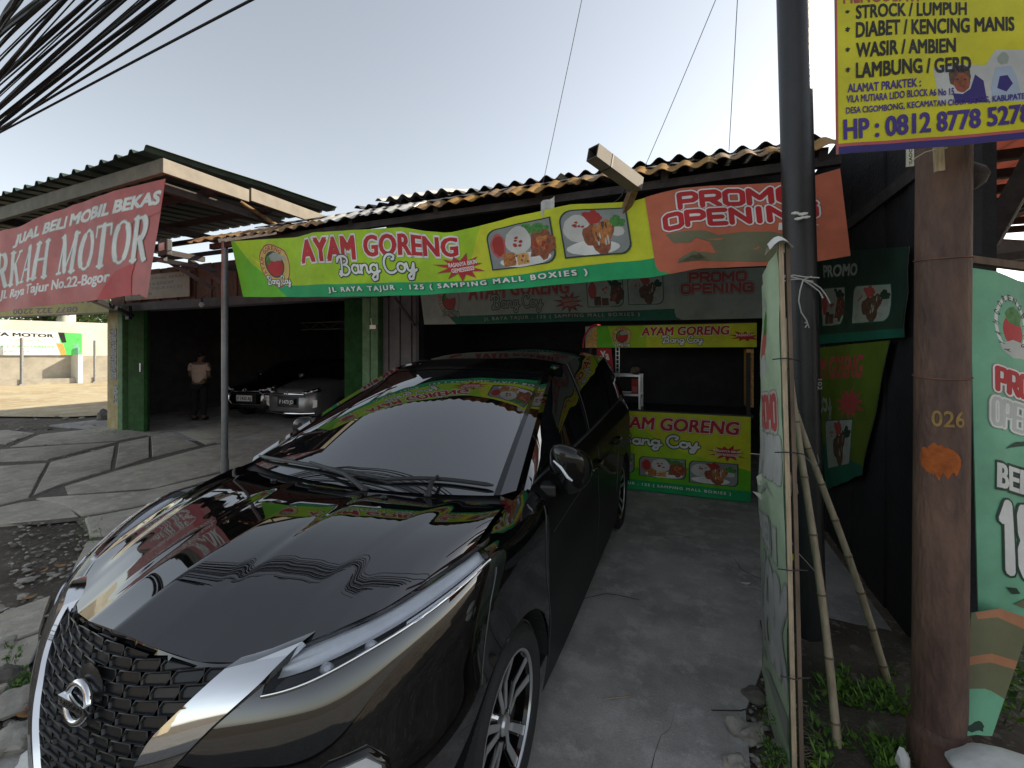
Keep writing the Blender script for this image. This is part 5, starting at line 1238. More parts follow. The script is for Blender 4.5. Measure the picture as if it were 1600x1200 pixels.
pr = Print(); pr.rect(0, 0, 2, 1, 'dark'); pr.rect(0, 0, 2, .10, 'dteal'); food(pr, .2, .2, .85, .6, 1, True); food(pr, 1.1, .2, 1.75, .6, 2, True); pr.text('PROMO', .3, .72, 1.2, .86, 'dgrey', .04)  # dark ground with dull print inks
onto('banner', pr, 2, 1, [(1276, 538), (1412, 527), (1418, 385), (1276, 395)], 'dark banner pinned high on the black side wall')
NS = thing('neighbour_shed', 'open shed with red translucent corrugated roof and timber braces at the right edge', 'shed', (3, 3.4, 0))
mb = MB(); corr(mb, (1.75, .9, 3.02), (6.5, .9, 3.02), (6.5, 6.5, 3.12), (1.75, 6.5, 3.12), .14, .02, 0, False, 4, .005, .03, 7); mb.build('roof_sheet', 'roof_red', NS, smooth=50)
mb = MB()
for i in range(14): mb.box(1.75, 6.5, 1.1 + i * .40, 1.15 + i * .40, 2.93, 2.995)
for u in (2.6, 4.2, 5.8): mb.box(u, u + .08, .9, 6.4, 2.83, 2.925)
mb.build('rafter', 'wood_dark', NS)
mb = MB(); mb.bar(sight(1640, 205, Y=2.5), sight(1515, 430, Y=2.75), .11, .10); mb.bar(sight(1525, 345, Y=3.4), sight(1680, 290, Y=3.0), .05, .06); mb.bar(sight(1500, 412, Y=2.8), sight(1700, 385, Y=2.8), .10, .05); mb.bar(sight(1540, 420, Y=3.2), sight(1680, 372, Y=3.0), .04, .04); mb.build('brace', 'wood_dark', NS)
p = sight(1532, 500, Y=2.35); mb = MB(); mb.box(p.x - .035, p.x + .035, p.y - .03, p.y + .03, 0, 3.0); mb.build('post', 'wall_block', NS, bevel=.006)
mb = MB(); mb.tube([sight(1515, 388, Y=3.1), sight(1680, 398, Y=3.1)], .08, 12); mb.build('gutter', 'wall_grey', NS, smooth=60)
mb = MB(); mb.box(2.6, 6.5, 4.2, 4.3, 0, 2.1); mb.build('back_wall', 'brick_dark', NS)

# ------------------------------------------------------------------ poles on the right
pb = sight(1266, 1018, Y=2.40); pt = sight(1237, -80, Y=2.40)
BP = thing('steel_pole', 'thick smooth black steel pole with white string tied round it', 'pole', (pb.x, pb.y, 0))
mb = MB(); mb.tube([Vector((pb.x, pb.y, -.1)), pb.lerp(pt, .35), pb.lerp(pt, .7), pt + (pt - pb) * .25], .079, 28); mb.build('shaft', 'pole_black', BP, smooth=60)
mb = MB(); c = sight(1240, 337, Y=2.31)
for i in range(7): mb.ico(c + Vector((R.uniform(-.05, .06), -.0, R.uniform(-.02, .02))), R.uniform(.006, .013), 1, sc=(1.8, .3, .7))
mb.build('paint_scuff', 'paper', BP)
vs, fs = text2d('KC09', .02)
mb = MB()
def on_cyl(cx, cy, r, px, z, s, name, text, m, parent, rot=0, bold=.02, sy=1.3):
    """lettering wrapped on a round pole, facing the street"""
    vs, fs = text2d(text, bold); b = max(v[0] for v in vs); a0 = math.atan2(-cy, -cx) + px; q = []
    for x, y in vs:
        x -= b / 2
        if rot: x, y = y, -x
        a = a0 + (x * s) / r; q.append((cx + (r + .0015) * math.cos(a), cy + (r + .0015) * math.sin(a), z + y * s * sy))
    mb = MB(); mb.add(q, [tuple(f) for f in fs]); return mb.build(name, m, parent)
on_cyl(pb.x - .01, pb.y, .08, .55, sight(1258, 600, Y=2.3).z, .035, 'stencil', '102', 'steel_grey', BP, 1)
ST_ = thing('string', 'frayed white plastic string knotted round the black pole', 'string', tuple(sight(1255, 437, Y=2.3)))
def strand(pts, Y=2.30, r=.0035): return [sight(x, y, Y=Y + (k % 3) * .004) for k, (x, y) in enumerate(pts)], r
for pts in ([(1205, 441), (1222, 434), (1240, 430), (1258, 433), (1280, 434)], [(1212, 446), (1230, 437), (1250, 436), (1270, 440)], [(1222, 430), (1238, 433), (1255, 437), (1268, 432)], [(1255, 437), (1250, 455), (1248, 470), (1252, 488), (1260, 500), (1264, 512)], [(1256, 437), (1270, 442), (1282, 450), (1290, 460), (1297, 474)], [(1255, 438), (1265, 444), (1280, 455), (1286, 466)], [(1258, 504), (1262, 506), (1258, 512)]):
    mb = MB(); p, r = strand(pts); mb.tube(p, r, 5); mb.build('strand', 'string', ST_, smooth=60)
ub = sight(1467, 1140, Y=1.62); ut = sight(1474, 240, Y=1.62)
UP = thing('utility_pole', 'rusty brown steel utility pole with an orange paint patch and stencilled number', 'pole', (ub.x, ub.y, 0))
ur = .0775
mb = MB(); dl = (ut - ub); mb.tube([ub - dl * .2, ub - dl * .001], ur + .012, 32); mb.build('sleeve', 'pole_rust', UP, smooth=60)
mb = MB(); mb.tube([ub + dl * t for t in (0, .2, .4, .6, .8, 1., 1.4, 3)], ur, 32); mb.build('shaft', 'pole_rust', UP, smooth=60)
mb = MB(); mb.tube([ub - dl * .004, ub + dl * .012], [ur + .013, ur + .002], 32); mb.build('collar', 'pole_rust', UP, smooth=60)
def pole_c(z): t = (z - ub.z) / dl.z; return ub + dl * t
zp = sight(1469, 722, Y=1.54).z; c = pole_c(zp); a0 = math.atan2(-c.y, -c.x); ring = []
rows = []
for i in range(61):
    a = a0 - .78 + 1.5 * i / 60; e = max(0, math.cos((i / 60 - .5) * math.pi)) ** .42; hi = .060 * e * (1 + .35 * noise.noise(Vector((i * .12, 1, 0)))) - .012 * i / 60; lo = -.060 * e * (1 + .45 * noise.noise(Vector((i * .16, 7, 0))) + .15 * noise.noise(Vector((i * .5, 9, 0))))
    rows.append([Vector((c.x + (ur + .0012) * math.cos(a), c.y + (ur + .0012) * math.sin(a), zp + lo + (hi - lo) * k / 3)) for k in range(4)])
mb = MB(); mb.grid(rows); mb.build('paint_patch', 'orange_paint', UP, smooth=60)
on_cyl(c.x, c.y, ur, .26, sight(1480, 668, Y=1.54).z, .062, 'stencil_number', '026', 'yellow_stencil', UP, 0, .015)
for z in (sight(1470, 398, Y=1.54).z, sight(1470, 590, Y=1.54).z):
    cc = pole_c(z); mb = MB(); mb.tube([Vector((cc.x + (ur + .003) * math.cos(t), cc.y + (ur + .003) * math.sin(t), z + .008 * math.sin(t))) for t in np.linspace(0, 6.283, 30)], .0022, 5); mb.build('binding_wire', 'plank_red', UP, smooth=60)
c2 = pole_c(2.36); mb = MB(); mb.ico((c2.x + .085, c2.y + .02, 2.30), .055, 2, sc=(1, .8, 1.0), nz=.3); mb.build('clamp', 'wood_dark', UP, smooth=60)
# ---- the yellow healer's sign strapped to the pole
YS = 1.42
tl, tr_ = sight(1302, -90, Y=YS), sight(1690, -70, Y=YS - .06); bl, br_ = sight(1307, 241, Y=YS), sight(1700, 209, Y=YS - .06)
yt = [sight(x, y, Y=Y) for x, y, Y in ((1303, -90, YS), (1420, -96, YS - .02), (1560, -90, YS - .035), (1690, -80, YS - .05))]
yb = [sight(x, y, Y=Y) for x, y, Y in ((1307, 241, YS), (1340, 238, YS - .004), (1465, 230, YS - .022), (1560, 221, YS - .035), (1690, 206, YS - .05))]
Wy, Hy = 387., 331.
pr = Print(); pr.rect(0, 0, Wy, Hy, 'yellow'); pr.rect(0, 0, Wy, 11, 'navy'); pr.rect(0, 11, Wy, 16, 'pink')
for px in (0,): pr.rect(0, 0, 3.5, Hy, 'pink')
Yy = lambda y, x=1310: 241 - y - (x - 1307) * .085
def yl(t, x0, x1, ytop, ybase, ink, bold=.03, shear=0, out=None, sl=.0):
    pr.text(t, x0 - 1305, Yy(ybase, x0), x1 - 1305, Yy(ytop, x0), ink, bold, shear, out, .03, slope=sl)
pr.poly([(x - 1305, Yy(y, x)) for x, y in ((1462, 100), (1470, 158), (1640, 150), (1640, 62), (1560, 66), (1545, 92), (1500, 92))], 'silver')
pr.ell(1505 - 1305, Yy(112, 1505), 19, 18, 'brown', wob=.25, seed=4); pr.ell(1507 - 1305, Yy(122, 1507), 13, 16, 'meat', wob=.1, seed=2); pr.ell(1503 - 1305, Yy(132, 1503), 6, 3, 'maroon', 8); pr.ell(1500 - 1305, Yy(117, 1500), 2.4, 1.5, 'black', 6); pr.ell(1512 - 1305, Yy(117, 1512), 2.4, 1.5, 'black', 6)
pr.poly([(x - 1305, Yy(y, x)) for x, y in ((1492, 140), (1496, 156), (1546, 154), (1541, 118), (1528, 108), (1520, 132), (1508, 141))], 'navy')
pr.ell(1572 - 1305, Yy(80, 1572), 9, 10, 'greyb', wob=.2); pr.poly([(x - 1305, Yy(y, x)) for x, y in ((1560, 95), (1552, 130), (1556, 153), (1600, 150), (1592, 110), (1584, 92))], 'sky'); pr.poly([(x - 1305, Yy(y, x)) for x, y in ((1566, 110), (1562, 130), (1576, 136), (1586, 122), (1578, 108))], 'navy')
yl('MENGOBATI', 1318, 1440, -22, 7, 'dred', .03)
for t, x1, a, b in (('STROCK / LUMPUH', 1516, 8, 30), ('DIABET / KENCING MANIS', 1590, 34, 59), ('WASIR / AMBIEN', 1498, 66, 90), ('LAMBUNG / GERD', 1522, 97, 122)):
    yl('*', 1321, 1329, a + 8, b - 8, 'black', .05); yl(t, 1338, x1, a, b, 'black', .035, sl=.02)
yl('ALAMAT PRAKTEK :', 1324, 1440, 131, 145, 'purple', .03, sl=.02); yl('VILA MUTIARA LIDO BLOCK A6 No 15', 1322, 1494, 149, 161, 'purple', .025, sl=.02); yl('DESA CIGOMBONG, KECAMATAN CIGOMBONG, KABUPATEN BOGOR', 1321, 1652, 168, 180, 'purple', .025, sl=.02)
yl('HP : 0812 8778 5278', 1316, 1614, 186, 221, 'purple', .045, sl=.02)
o = cloth('poster_sign', pr, Wy, Hy, edges(yt, yb, .010, 31, .3, .8), 14, 10, step=.00004, thick=.003, back='ink_greyb'); tag(o, 'yellow healer poster with black and purple lettering strapped high on the rusty pole', 'sign')
mb = MB(); a = sight(1466, 228, Y=1.50); b = sight(1468, 268, Y=1.50); mb.bar(a, b, .026, .012, (0, 1, 0)); tag(mb.build('wooden_peg', 'wood_raw'), 'raw wooden slat end showing under the yellow poster on the pole', 'slat')
pr = Print(); pr.rect(0, 0, .022, .07, 'white'); pr.text('KADO', .012 - .028, .031, .012 + .028, .040, 'black', .03, rot=math.pi / 2)
a = sight(1416, 233, Y=1.53); o = cloth('sticker', pr, .022, .07, lambda s, t: Vector((a.x + (s - .0) * .022, a.y, a.z - .062 + .07 * t)), 1, 2, back='ink_white', step=.0001); tag(o, 'narrow white sticker strip on the left edge of the rusty pole', 'sticker')
pp = [sight(x, y, Y=1.50) for x, y in ((1421, 258), (1430, 247), (1445, 238), (1460, 234), (1480, 231))]; mb = MB(); mb.tube(pp, .0018, 5); tag(mb.build('wire_loop', 'string'), 'thin pale wire looping from the pole edge up under the yellow poster', 'wire')

# ---- green vertical banners
def green_print(W, H, ground='fgreen'):
    logo_on = True; pr = Print(); pr.rect(0, 0, W, H, ground); k = W / 130.
    X = lambda x: (x - 1515) * k; Yv = lambda y: H * (1000 - y) / 582.
    q = H / 582.
    if logo_on:
        pr.ell(X(1568), Yv(503), 24 * k, 50 * q, 'white', 26, wob=.08); pr.ell(X(1568), Yv(503), 20 * k, 44 * q, ground, 26, wob=.05); pr.ell(X(1570), Yv(512), 15 * k, 26 * q, 'red', 18); pr.ell(X(1572), Yv(485), 13 * k, 15 * q, 'leaf', 12, wob=.3); pr.ell(X(1575), Yv(542), 22 * k, 14 * q, 'silver', 14, wob=.35)
        for i in range(14):
            a = math.radians(250 - i * 22); pr.text('AYAMGORENGBANG'[i], X(1568) + 22 * k * math.cos(a) - 2.6 * k, Yv(503) + 47 * q * math.sin(a) - 5 * q, X(1568) + 22 * k * math.cos(a) + 2.6 * k, Yv(503) + 47 * q * math.sin(a) + 5 * q, 'dark', .02, rot=(a - math.pi / 2) * .6)
    pen(pr, OCT, 'PROMO', X(1546), Yv(618), X(1632), Yv(583), 7.5 * k, 'red', 'white', .8, .01, .22, o2='maroon', ow2=1.0)
    pen(pr, OCT, 'OPENING', X(1538), Yv(676), X(1640), Yv(634), 5.5 * k, 'silver', 'white', 1.0, .03, .22, o2='greyb', ow2=1.5)
    pr.poly([(X(1556), Yv(712)), (X(1572), Yv(695)), (X(1590), Yv(688)), (X(1620), Yv(702)), (X(1592), Yv(694)), (X(1574), Yv(702))], 'dark')
    pr.text('BELI 1', X(1540), Yv(778), X(1622), Yv(736), 'white', .05, .05, 'dark', .05)
    pen(pr, OCT, '18K', X(1550), Yv(902), X(1660), Yv(800), 14 * k, 'white', 'dark', .45, -.02, .30)
    pr.poly([(X(1562), Yv(950)), (X(1580), Yv(938)), (X(1645), Yv(930)), (X(1645), Yv(962)), (X(1595), Yv(955))], 'olive'); pr.poly([(X(1552), Yv(928)), (X(1566), Yv(925)), (X(1572), Yv(932)), (X(1560), Yv(936))], 'dark')
    if ground == 'fade': pr.items = [(it[0], {'dark': 'dgrey', 'red': 'pink', 'white': 'silver', 'fgreen': 'fade', 'maroon': 'pink', 'olive': 'greyb'}.get(it[1], it[1])) + tuple(it[2:]) for it in pr.items]
    return pr
G1 = [sight(x, y, Y=Y) for x, y, Y in ((1516, 418, 1.80), (1560, 424, 1.80), (1592, 440, 1.82), (1660, 448, 1.84))]
G2 = [sight(x, y, Y=Y) for x, y, Y in ((1529, 985, 1.66), (1560, 990, 1.64), (1600, 1000, 1.66), (1668, 1004, 1.68))]
o = cloth('vertical_banner', green_print(.36, 1.55), .36, 1.55, edges(G1, G2, .018, 41, .2, .36), 8, 24, back='ink_fgreen'); tag(o, 'green promo banner with red badge facing the street right of the rusty pole', 'banner')
pr = Print(); pr.rect(0, 0, 1, 2, 'fgreen'); pr.rect(0, 1.25, 1, 2, 'olive'); pr.rect(0, 1.12, 1, 1.27, 'tan'); pr.poly([(0, .75), (.6, .70), (1, .62), (1, 1.13), (0, 1.13)], 'olive'); pr.poly([(.1, 1.88), (1, 1.80), (1, 2), (.05, 2)], 'tan'); pr.ell(.4, .13, .3, .07, 'dark', wob=.6)
gt = [sight(1518, 958, Y=1.61), sight(1560, 950, Y=1.59), sight(1612, 968, Y=1.60)]; gb = [sight(1500, 1150, Y=1.56), sight(1525, 1148, Y=1.54), sight(1550, 1150, Y=1.55)]
o = cloth('banner_tail', pr, 1, 2, edges(gt, gb, .007, 5, .3, .5), 5, 10, step=.00006, back='ink_fgreen'); tag(o, 'crumpled olive and tan tail of cloth hanging below the right green banner', 'cloth')
mb = MB(); mb.bar(sight(1508, 405, Y=1.85), sight(1680, 428, Y=1.9), .03, .03); tag(mb.build('banner_batten', 'wood_old'), 'short wooden batten carrying the top of the right green banner', 'batten')
FT, FB = sight(1190, 448, Y=2.25), sight(1190, 1048, Y=2.25); NT, NB = sight(1214, 392, Y=1.80), sight(1236, 1230, Y=1.66)
fmid = sight(1187, 760, Y=2.25); nmid = sight(1226, 800, Y=1.74)
def fmap(a, b):
    l = (FB.lerp(fmid, b * 2) if b < .5 else fmid.lerp(FT, b * 2 - 1)); r = (NB.lerp(nmid, b * 2) if b < .5 else nmid.lerp(NT, b * 2 - 1))
    p = l.lerp(r, a); return p + Vector((-.018 * math.sin(math.pi * a) + .02 * noise.noise(Vector((a * 3, b * 7, 3))), 0, 0))
FB_ = thing('feather_banner', 'weathered green promo banner on a slatted frame, turned edge-on beside the black pole', 'banner', (NB.x, NB.y, 0))
cloth('banner_cloth', green_print(.55, 1.95, 'fade'), .55, 1.95, fmap, 8, 22, back='ink_fgreen', parent=FB_)
for (dx, w0, m) in ((.012, .016, 'wood_raw'), (.036, .014, 'wood_old')):
    mb = MB(); mb.bar(NT + Vector((dx, .0, .03)), nmid + Vector((dx, 0, 0)), w0, .026, (0, 1, 0)); mb.bar(nmid + Vector((dx, 0, 0)), NB + Vector((dx, 0, -.05)), w0, .026, (0, 1, 0)); mb.build('slat', m, FB_)
mb = MB(); mb.grid([[NT + Vector((-.02 + x, y, .05 * math.cos((x - .03) * 30) + .02 * math.sin(y * 40))) for x in np.linspace(-.01, .07, 7)] for y in np.linspace(-.05, .10, 6)]); mb.build('folded_top', 'paper', FB_, smooth=60)
mb = MB()
for z in (1.62, 1.25, .80, .40):
    t = (z - NB.z) / (NT.z - NB.z); c = NB.lerp(NT, t); mb.tube([c + Vector((-.03, -.02, 0)), c + Vector((.02, -.03, .006)), c + Vector((.05, 0, .0)), c + Vector((.08, .03, -.01))], .0025, 5)
mb.build('tie_wire', 'steel_dark', FB_, smooth=60)
for k, (pts, m, lab) in enumerate(((((1182, 745), (1193, 738), (1196, 760), (1184, 757)), 'paper', 'white torn paper flap sticking out of the edge-on green banner'), (((1186, 752), (1197, 748), (1194, 772)), 'ink_lime', 'lime torn paper flap on the edge-on green banner'), (((1176, 768), (1192, 772), (1194, 786)), 'paper', 'lower white paper shard on the edge-on green banner'), (((1232, 868), (1245, 864), (1240, 875), (1232, 877)), 'ink_lime', 'bright green leaf-like scrap beside the banner frame'))):
    q = [sight(x, y, Y=2.1 if k < 3 else 1.74) for x, y in pts]; mb = MB(); n_ = Vector((0, .004, 0)); L_ = len(q)
    mb.add(q + [p + n_ for p in q], [tuple(range(L_)), tuple(range(L_, 2 * L_))[::-1]] + [(i, (i + 1) % L_, L_ + (i + 1) % L_, L_ + i) for i in range(L_)]); tag(mb.build('paper_scrap', m), lab, 'scrap')
# ---- bamboo props
def bamboo(a, b, r0, r1, lab, nseg=9):
    T = thing('bamboo_pole', lab, 'bamboo pole', tuple(b)); a = Vector(a); b = Vector(b); d = b - a; side = Vector((1, 0, 0)); n = nseg
    mb = MB(); pts = []; rs = []
    for i in range(n):
        for t, k in ((.0, 1.12), (.04, .98), (.5, .94), (.96, .98)):
            s = (i + t) / n; pts.append(a + d * s + side * (.010 * math.sin(s * 6 + a.x * 9))); rs.append((r0 + (r1 - r0) * s) * k)
    pts.append(b); rs.append(r1); mb.tube(pts, rs, 12); o = mb.build('cane', 'bamboo', T, smooth=60)
    mb = MB()
    for i in range(1, n):
        s = i / n; c = a + d * s + side * (.010 * math.sin(s * 6 + a.x * 9)); u = d.normalized(); mb.tube([c - u * .004, c + u * .004], [(r0 + (r1 - r0) * s) * 1.15] * 2, 12)
    mb.build('node_ring', 'bamboo_node', T, smooth=60); return T
bamboo(sight(1228, 498, Y=2.02), sight(1316, 1235, Y=1.70), .013, .0165, 'pale thick bamboo prop leaning from the banner frame to the weeds', 8)
bamboo(sight(1229, 590, Y=2.10), sight(1398, 1096, Y=2.04), .014, .017, 'browner slanting bamboo prop leaning further right behind the pale one', 9)
bamboo(sight(1233, 510, Y=2.06), sight(1241, 775, Y=2.06), .012, .011, 'short upright bamboo stub tied behind the green banner frame', 4)
bamboo(sight(1219, 715, Y=2.0), sight(1240, 772, Y=1.9), .018, .020, 'stubby cut bamboo crosspiece end lashed to the banner frame', 2)
for pts, lab in ((((1245, 700), (1260, 716), (1275, 730), (1280, 722), (1277, 710)), 'curling grey wire end beside the bamboo props'), (((1232, 838), (1245, 862), (1262, 880), (1275, 895)), 'loose grey wire hanging between frame and bamboo')):
    mb = MB(); mb.tube([sight(x, y, Y=1.98) for x, y in pts], .002, 5); tag(mb.build('wire', 'steel_grey', smooth=60), lab, 'wire')
# ------------------------------------------------------------------ overhead cables along the street
rc = random.Random(11)
CA = [((0, 206), (396, 0), .020), ((0, 202), (325, 0), .022)]
for k in range(30):
    t = k / 29; x1 = 275 - 262 * t + rc.uniform(-14, 14); y0 = 204 - 170 * t ** 1.3 + rc.uniform(-12, 8)
    CA.append(((0, y0), (x1, 0), rc.choice((.010, .014, .018, .026, .034))))
for k, (p0, p1, r) in enumerate(CA):
    v0 = 2.1 - .02 * k + rc.uniform(-.05, .05)
    a = sight(p0[0], p0[1], v=v0); b = sight(p1[0], p1[1], v=v0 - .1)
    d = b - a; A = a - d * 1.2; B = b + d * 1.2
    n = 22; wob = rc.uniform(0, 6)
    pts = []
    for i in range(n + 1):
        t = i / n; p = A.lerp(B, t); p = p + Vector((0, .006 * math.sin(t * 9 + wob), .008 * math.sin(t * 11 + wob * 2) * (k > 1))); pts.append(p)
    mb = MB(); mb.tube(pts, r * .44, 6, cap=False); o = mb.build('overhead_cable', 'cable', smooth=60)
    tag(o, 'lowest single black cable crossing the sky corner' if k == 0 else 'black cable in the sagging bundle over the street, top left', 'cable', None if k == 0 else 'overhead cables in the top left corner')
for k, (a, b, lab) in enumerate((((908, 0), (848, 288), 'leftmost thin wire rising from the roof into the sky'), ((1116, 0), (1006, 264), 'slanting thin wire rising from beside the white tube'), ((1152, 0), (1139, 236), 'nearly upright thin wire left of the black pole'))):
    p = sight(b[0], b[1], v=4.9); q = sight(a[0], a[1], v=4.0); mb = MB(); mb.tube(sag(p, p + (q - p) * 1.5, .03), .0035, 5); tag(mb.build('guy_wire', 'steel_grey', smooth=60), lab, 'wire')

# ------------------------------------------------------------------ far yard wall, its sign, posts, trees
w0 = sight(-260, 612, z=0); w1 = sight(175, 596, z=0); wd = (w1 - w0).normalized(); w2 = w1 + wd * 16
wn = Vector((wd.y, -wd.x, 0));  wn = wn if wn.dot(-w0) > 0 else -wn
FW = thing('yard_wall', 'pale rendered boundary wall at the back of the sunlit yard', 'wall', tuple(w0))
mb = MB(); mb.hexa([w0, w2, w2 - wn * .2, w0 - wn * .2] + [p + Vector((0, 0, 3.25)) for p in (w0, w2, w2 - wn * .2, w0 - wn * .2)]); mb.build('render_wall', 'wall_pale', FW)
mb = MB(); mb.hexa([w0 + wn * .02, w2 + wn * .02, w2 + wn * .005, w0 + wn * .005] + [p + Vector((0, 0, 1.45)) for p in (w0 + wn * .02, w2 + wn * .02, w2 + wn * .005, w0 + wn * .005)]); mb.build('block_dado', 'wall_block', FW)
mb = MB(); mb.hexa([w0 + wn * .5, w2 + wn * .5, w2, w0] + [p + Vector((0, 0, .28)) for p in (w0 + wn * .5, w2 + wn * .5, w2, w0)]); mb.build('plinth', 'wall_block', FW)
mb = MB(); mb.hexa([w0 + wn * .03, w2 + wn * .03, w2 - wn * .23, w0 - wn * .23] + [p for p in (w0 + wn * .03 + Vector((0, 0, 3.35)), w2 + wn * .03 + Vector((0, 0, 3.35)), w2 - wn * .23 + Vector((0, 0, 3.35)), w0 - wn * .23 + Vector((0, 0, 3.35)))]) if False else None
def on_wall(px, py, off):
    r = sight(px, py, Y=1) - Vector((0, 0, CAMH)); q0 = w0 + wn * off; t = q0.dot(wn) / r.dot(wn); return Vector((0, 0, CAMH)) + r * t
sa, sb = on_wall(-60, 555, .12), on_wall(128, 555, .12); st0, st1 = on_wall(-60, 513, .12), on_wall(128, 521, .12)
pr = Print(); pr.rect(0, 0, 6, 1.2, 'white'); X = lambda px: 6 * (px + 60) / 188
pr.poly([(X(96), 0), (X(128), 0), (6, 1.2), (X(86), 1.2)], 'lgreen'); pr.poly([(X(86), 1.2), (X(97), 1.2), (X(101), .68), (X(93), .66)], 'black'); pr.poly([(X(83), .62), (X(95), .64), (X(101), 0), (X(91), 0)], 'orange_b'); pr.poly([(X(112), .62), (X(122), .62), (X(127), 0), (X(118), 0)], 'fgreen')
pr.text('JAYA MOTOR', X(-34), .86, X(80), 1.10, 'black', .04); pr.text('Telp. 0812 9900 789', X(2), .70, X(58), .78, 'dgrey', .03); pr.text('BEKAS  |  CASH / KREDIT', X(-28), .36, X(80), .47, 'lgreen', .03); pr.text('JL RAYA TAJUR', X(0), .14, X(40), .22, 'dgrey', .03)
o = cloth('wall_banner', pr, 6, 1.2, edges([st0, st1], [sa, sb], .03, 8, .8, 6), 10, 3, back='ink_white'); tag(o, 'white motor dealer banner with green and orange chevrons on the far yard wall', 'banner')
for px, yb, yt, th in ((34, 598, 528, .07), (148, 594, 532, .06)):
    p = on_wall(px, yb, .5); h = on_wall(px, yt, .5).z; mb = MB(); mb.tube([(p.x, p.y, 0), (p.x, p.y, h)], th, 8); mb.box(p.x - th * 1.6, p.x + th * 1.6, p.y - th * 1.6, p.y + th * 1.6, 0, .06); tag(mb.build('yard_post', 'steel_grey', smooth=50), 'thin grey post standing in front of the ' + ('white dealer banner' if px == 34 else 'bare far wall, right of the banner'), 'post')
p = on_wall(120, 596, .3); mb = MB(); mb.box(p.x - .35, p.x + .35, p.y - .1, p.y + .1, 0, 1.5); tag(mb.build('wall_buttress', 'wall_pale', bevel=.02), 'pale square buttress below the right end of the dealer banner', 'buttress')
p = on_wall(103, 560, -3.5); mb = MB(); mb.tube([(p.x, p.y, 0), (p.x, p.y, 5.2)], .42, 12); tag(mb.build('concrete_post', 'wall_pale', smooth=50), 'thick pale post standing behind the far wall', 'post')
def leaf_cloud(mb, c, rx, rz, n, s, m, rr):
    cl = [Vector((rr.gauss(0, .45), rr.gauss(0, .45), rr.gauss(0, .42))) for _ in range(max(6, n // 60))]
    for i in range(n):
        k = rr.choice(cl); p = k + Vector((rr.gauss(0, .2), rr.gauss(0, .2), rr.gauss(0, .2))); p = Vector((c[0] + p.x * rx, c[1] + p.y * rx, c[2] + p.z * rz))
        u = Vector((rr.uniform(-1, 1), rr.uniform(-1, 1), rr.uniform(-.6, .6))).normalized(); v_ = u.orthogonal().normalized() * s * .5; u = u * s
        mb.add([p - u * .5, p + v_ * .6, p + u * .6, p - v_ * .6], [(0, 1, 2, 3)], m)
rt_ = random.Random(5)
for k, (px, dist, h, r, lab) in enumerate(((-30, 4, 4.6, 2.4, 'bushy tree behind the far wall at the left edge'), (85, 4.5, 4.5, 2.0, 'green tree behind the far wall left of the thick post'), (125, 5.5, 4.4, 2.0, 'light green tree behind the far wall right of the thick post'), (165, 8, 4.3, 2.2, 'reddish-tipped tree behind the far wall nearest the garage'))):
    p = on_wall(px, 560, -dist); T = thing('tree', lab, 'tree', (p.x, p.y, 0))
    mb = MB(); mb.tube([(p.x, p.y, 0), (p.x + .1, p.y, h * .5), (p.x, p.y + .1, h * .85)], [.16, .12, .06], 8)
    for i in range(5):
        a = i * 1.3; mb.tube([(p.x + .05, p.y, h * .5), (p.x + r * .5 * math.cos(a), p.y + r * .5 * math.sin(a), h * .85)], [.06, .02], 6)
    mb.build('trunk', 'bark', T, smooth=60)
    mb = MB(); leaf_cloud(mb, (p.x, p.y, h * .9), r, r * .62, 1300, .24, 0, rt_); 
    mb.build('crown', 'foliage', T, recalc=False)

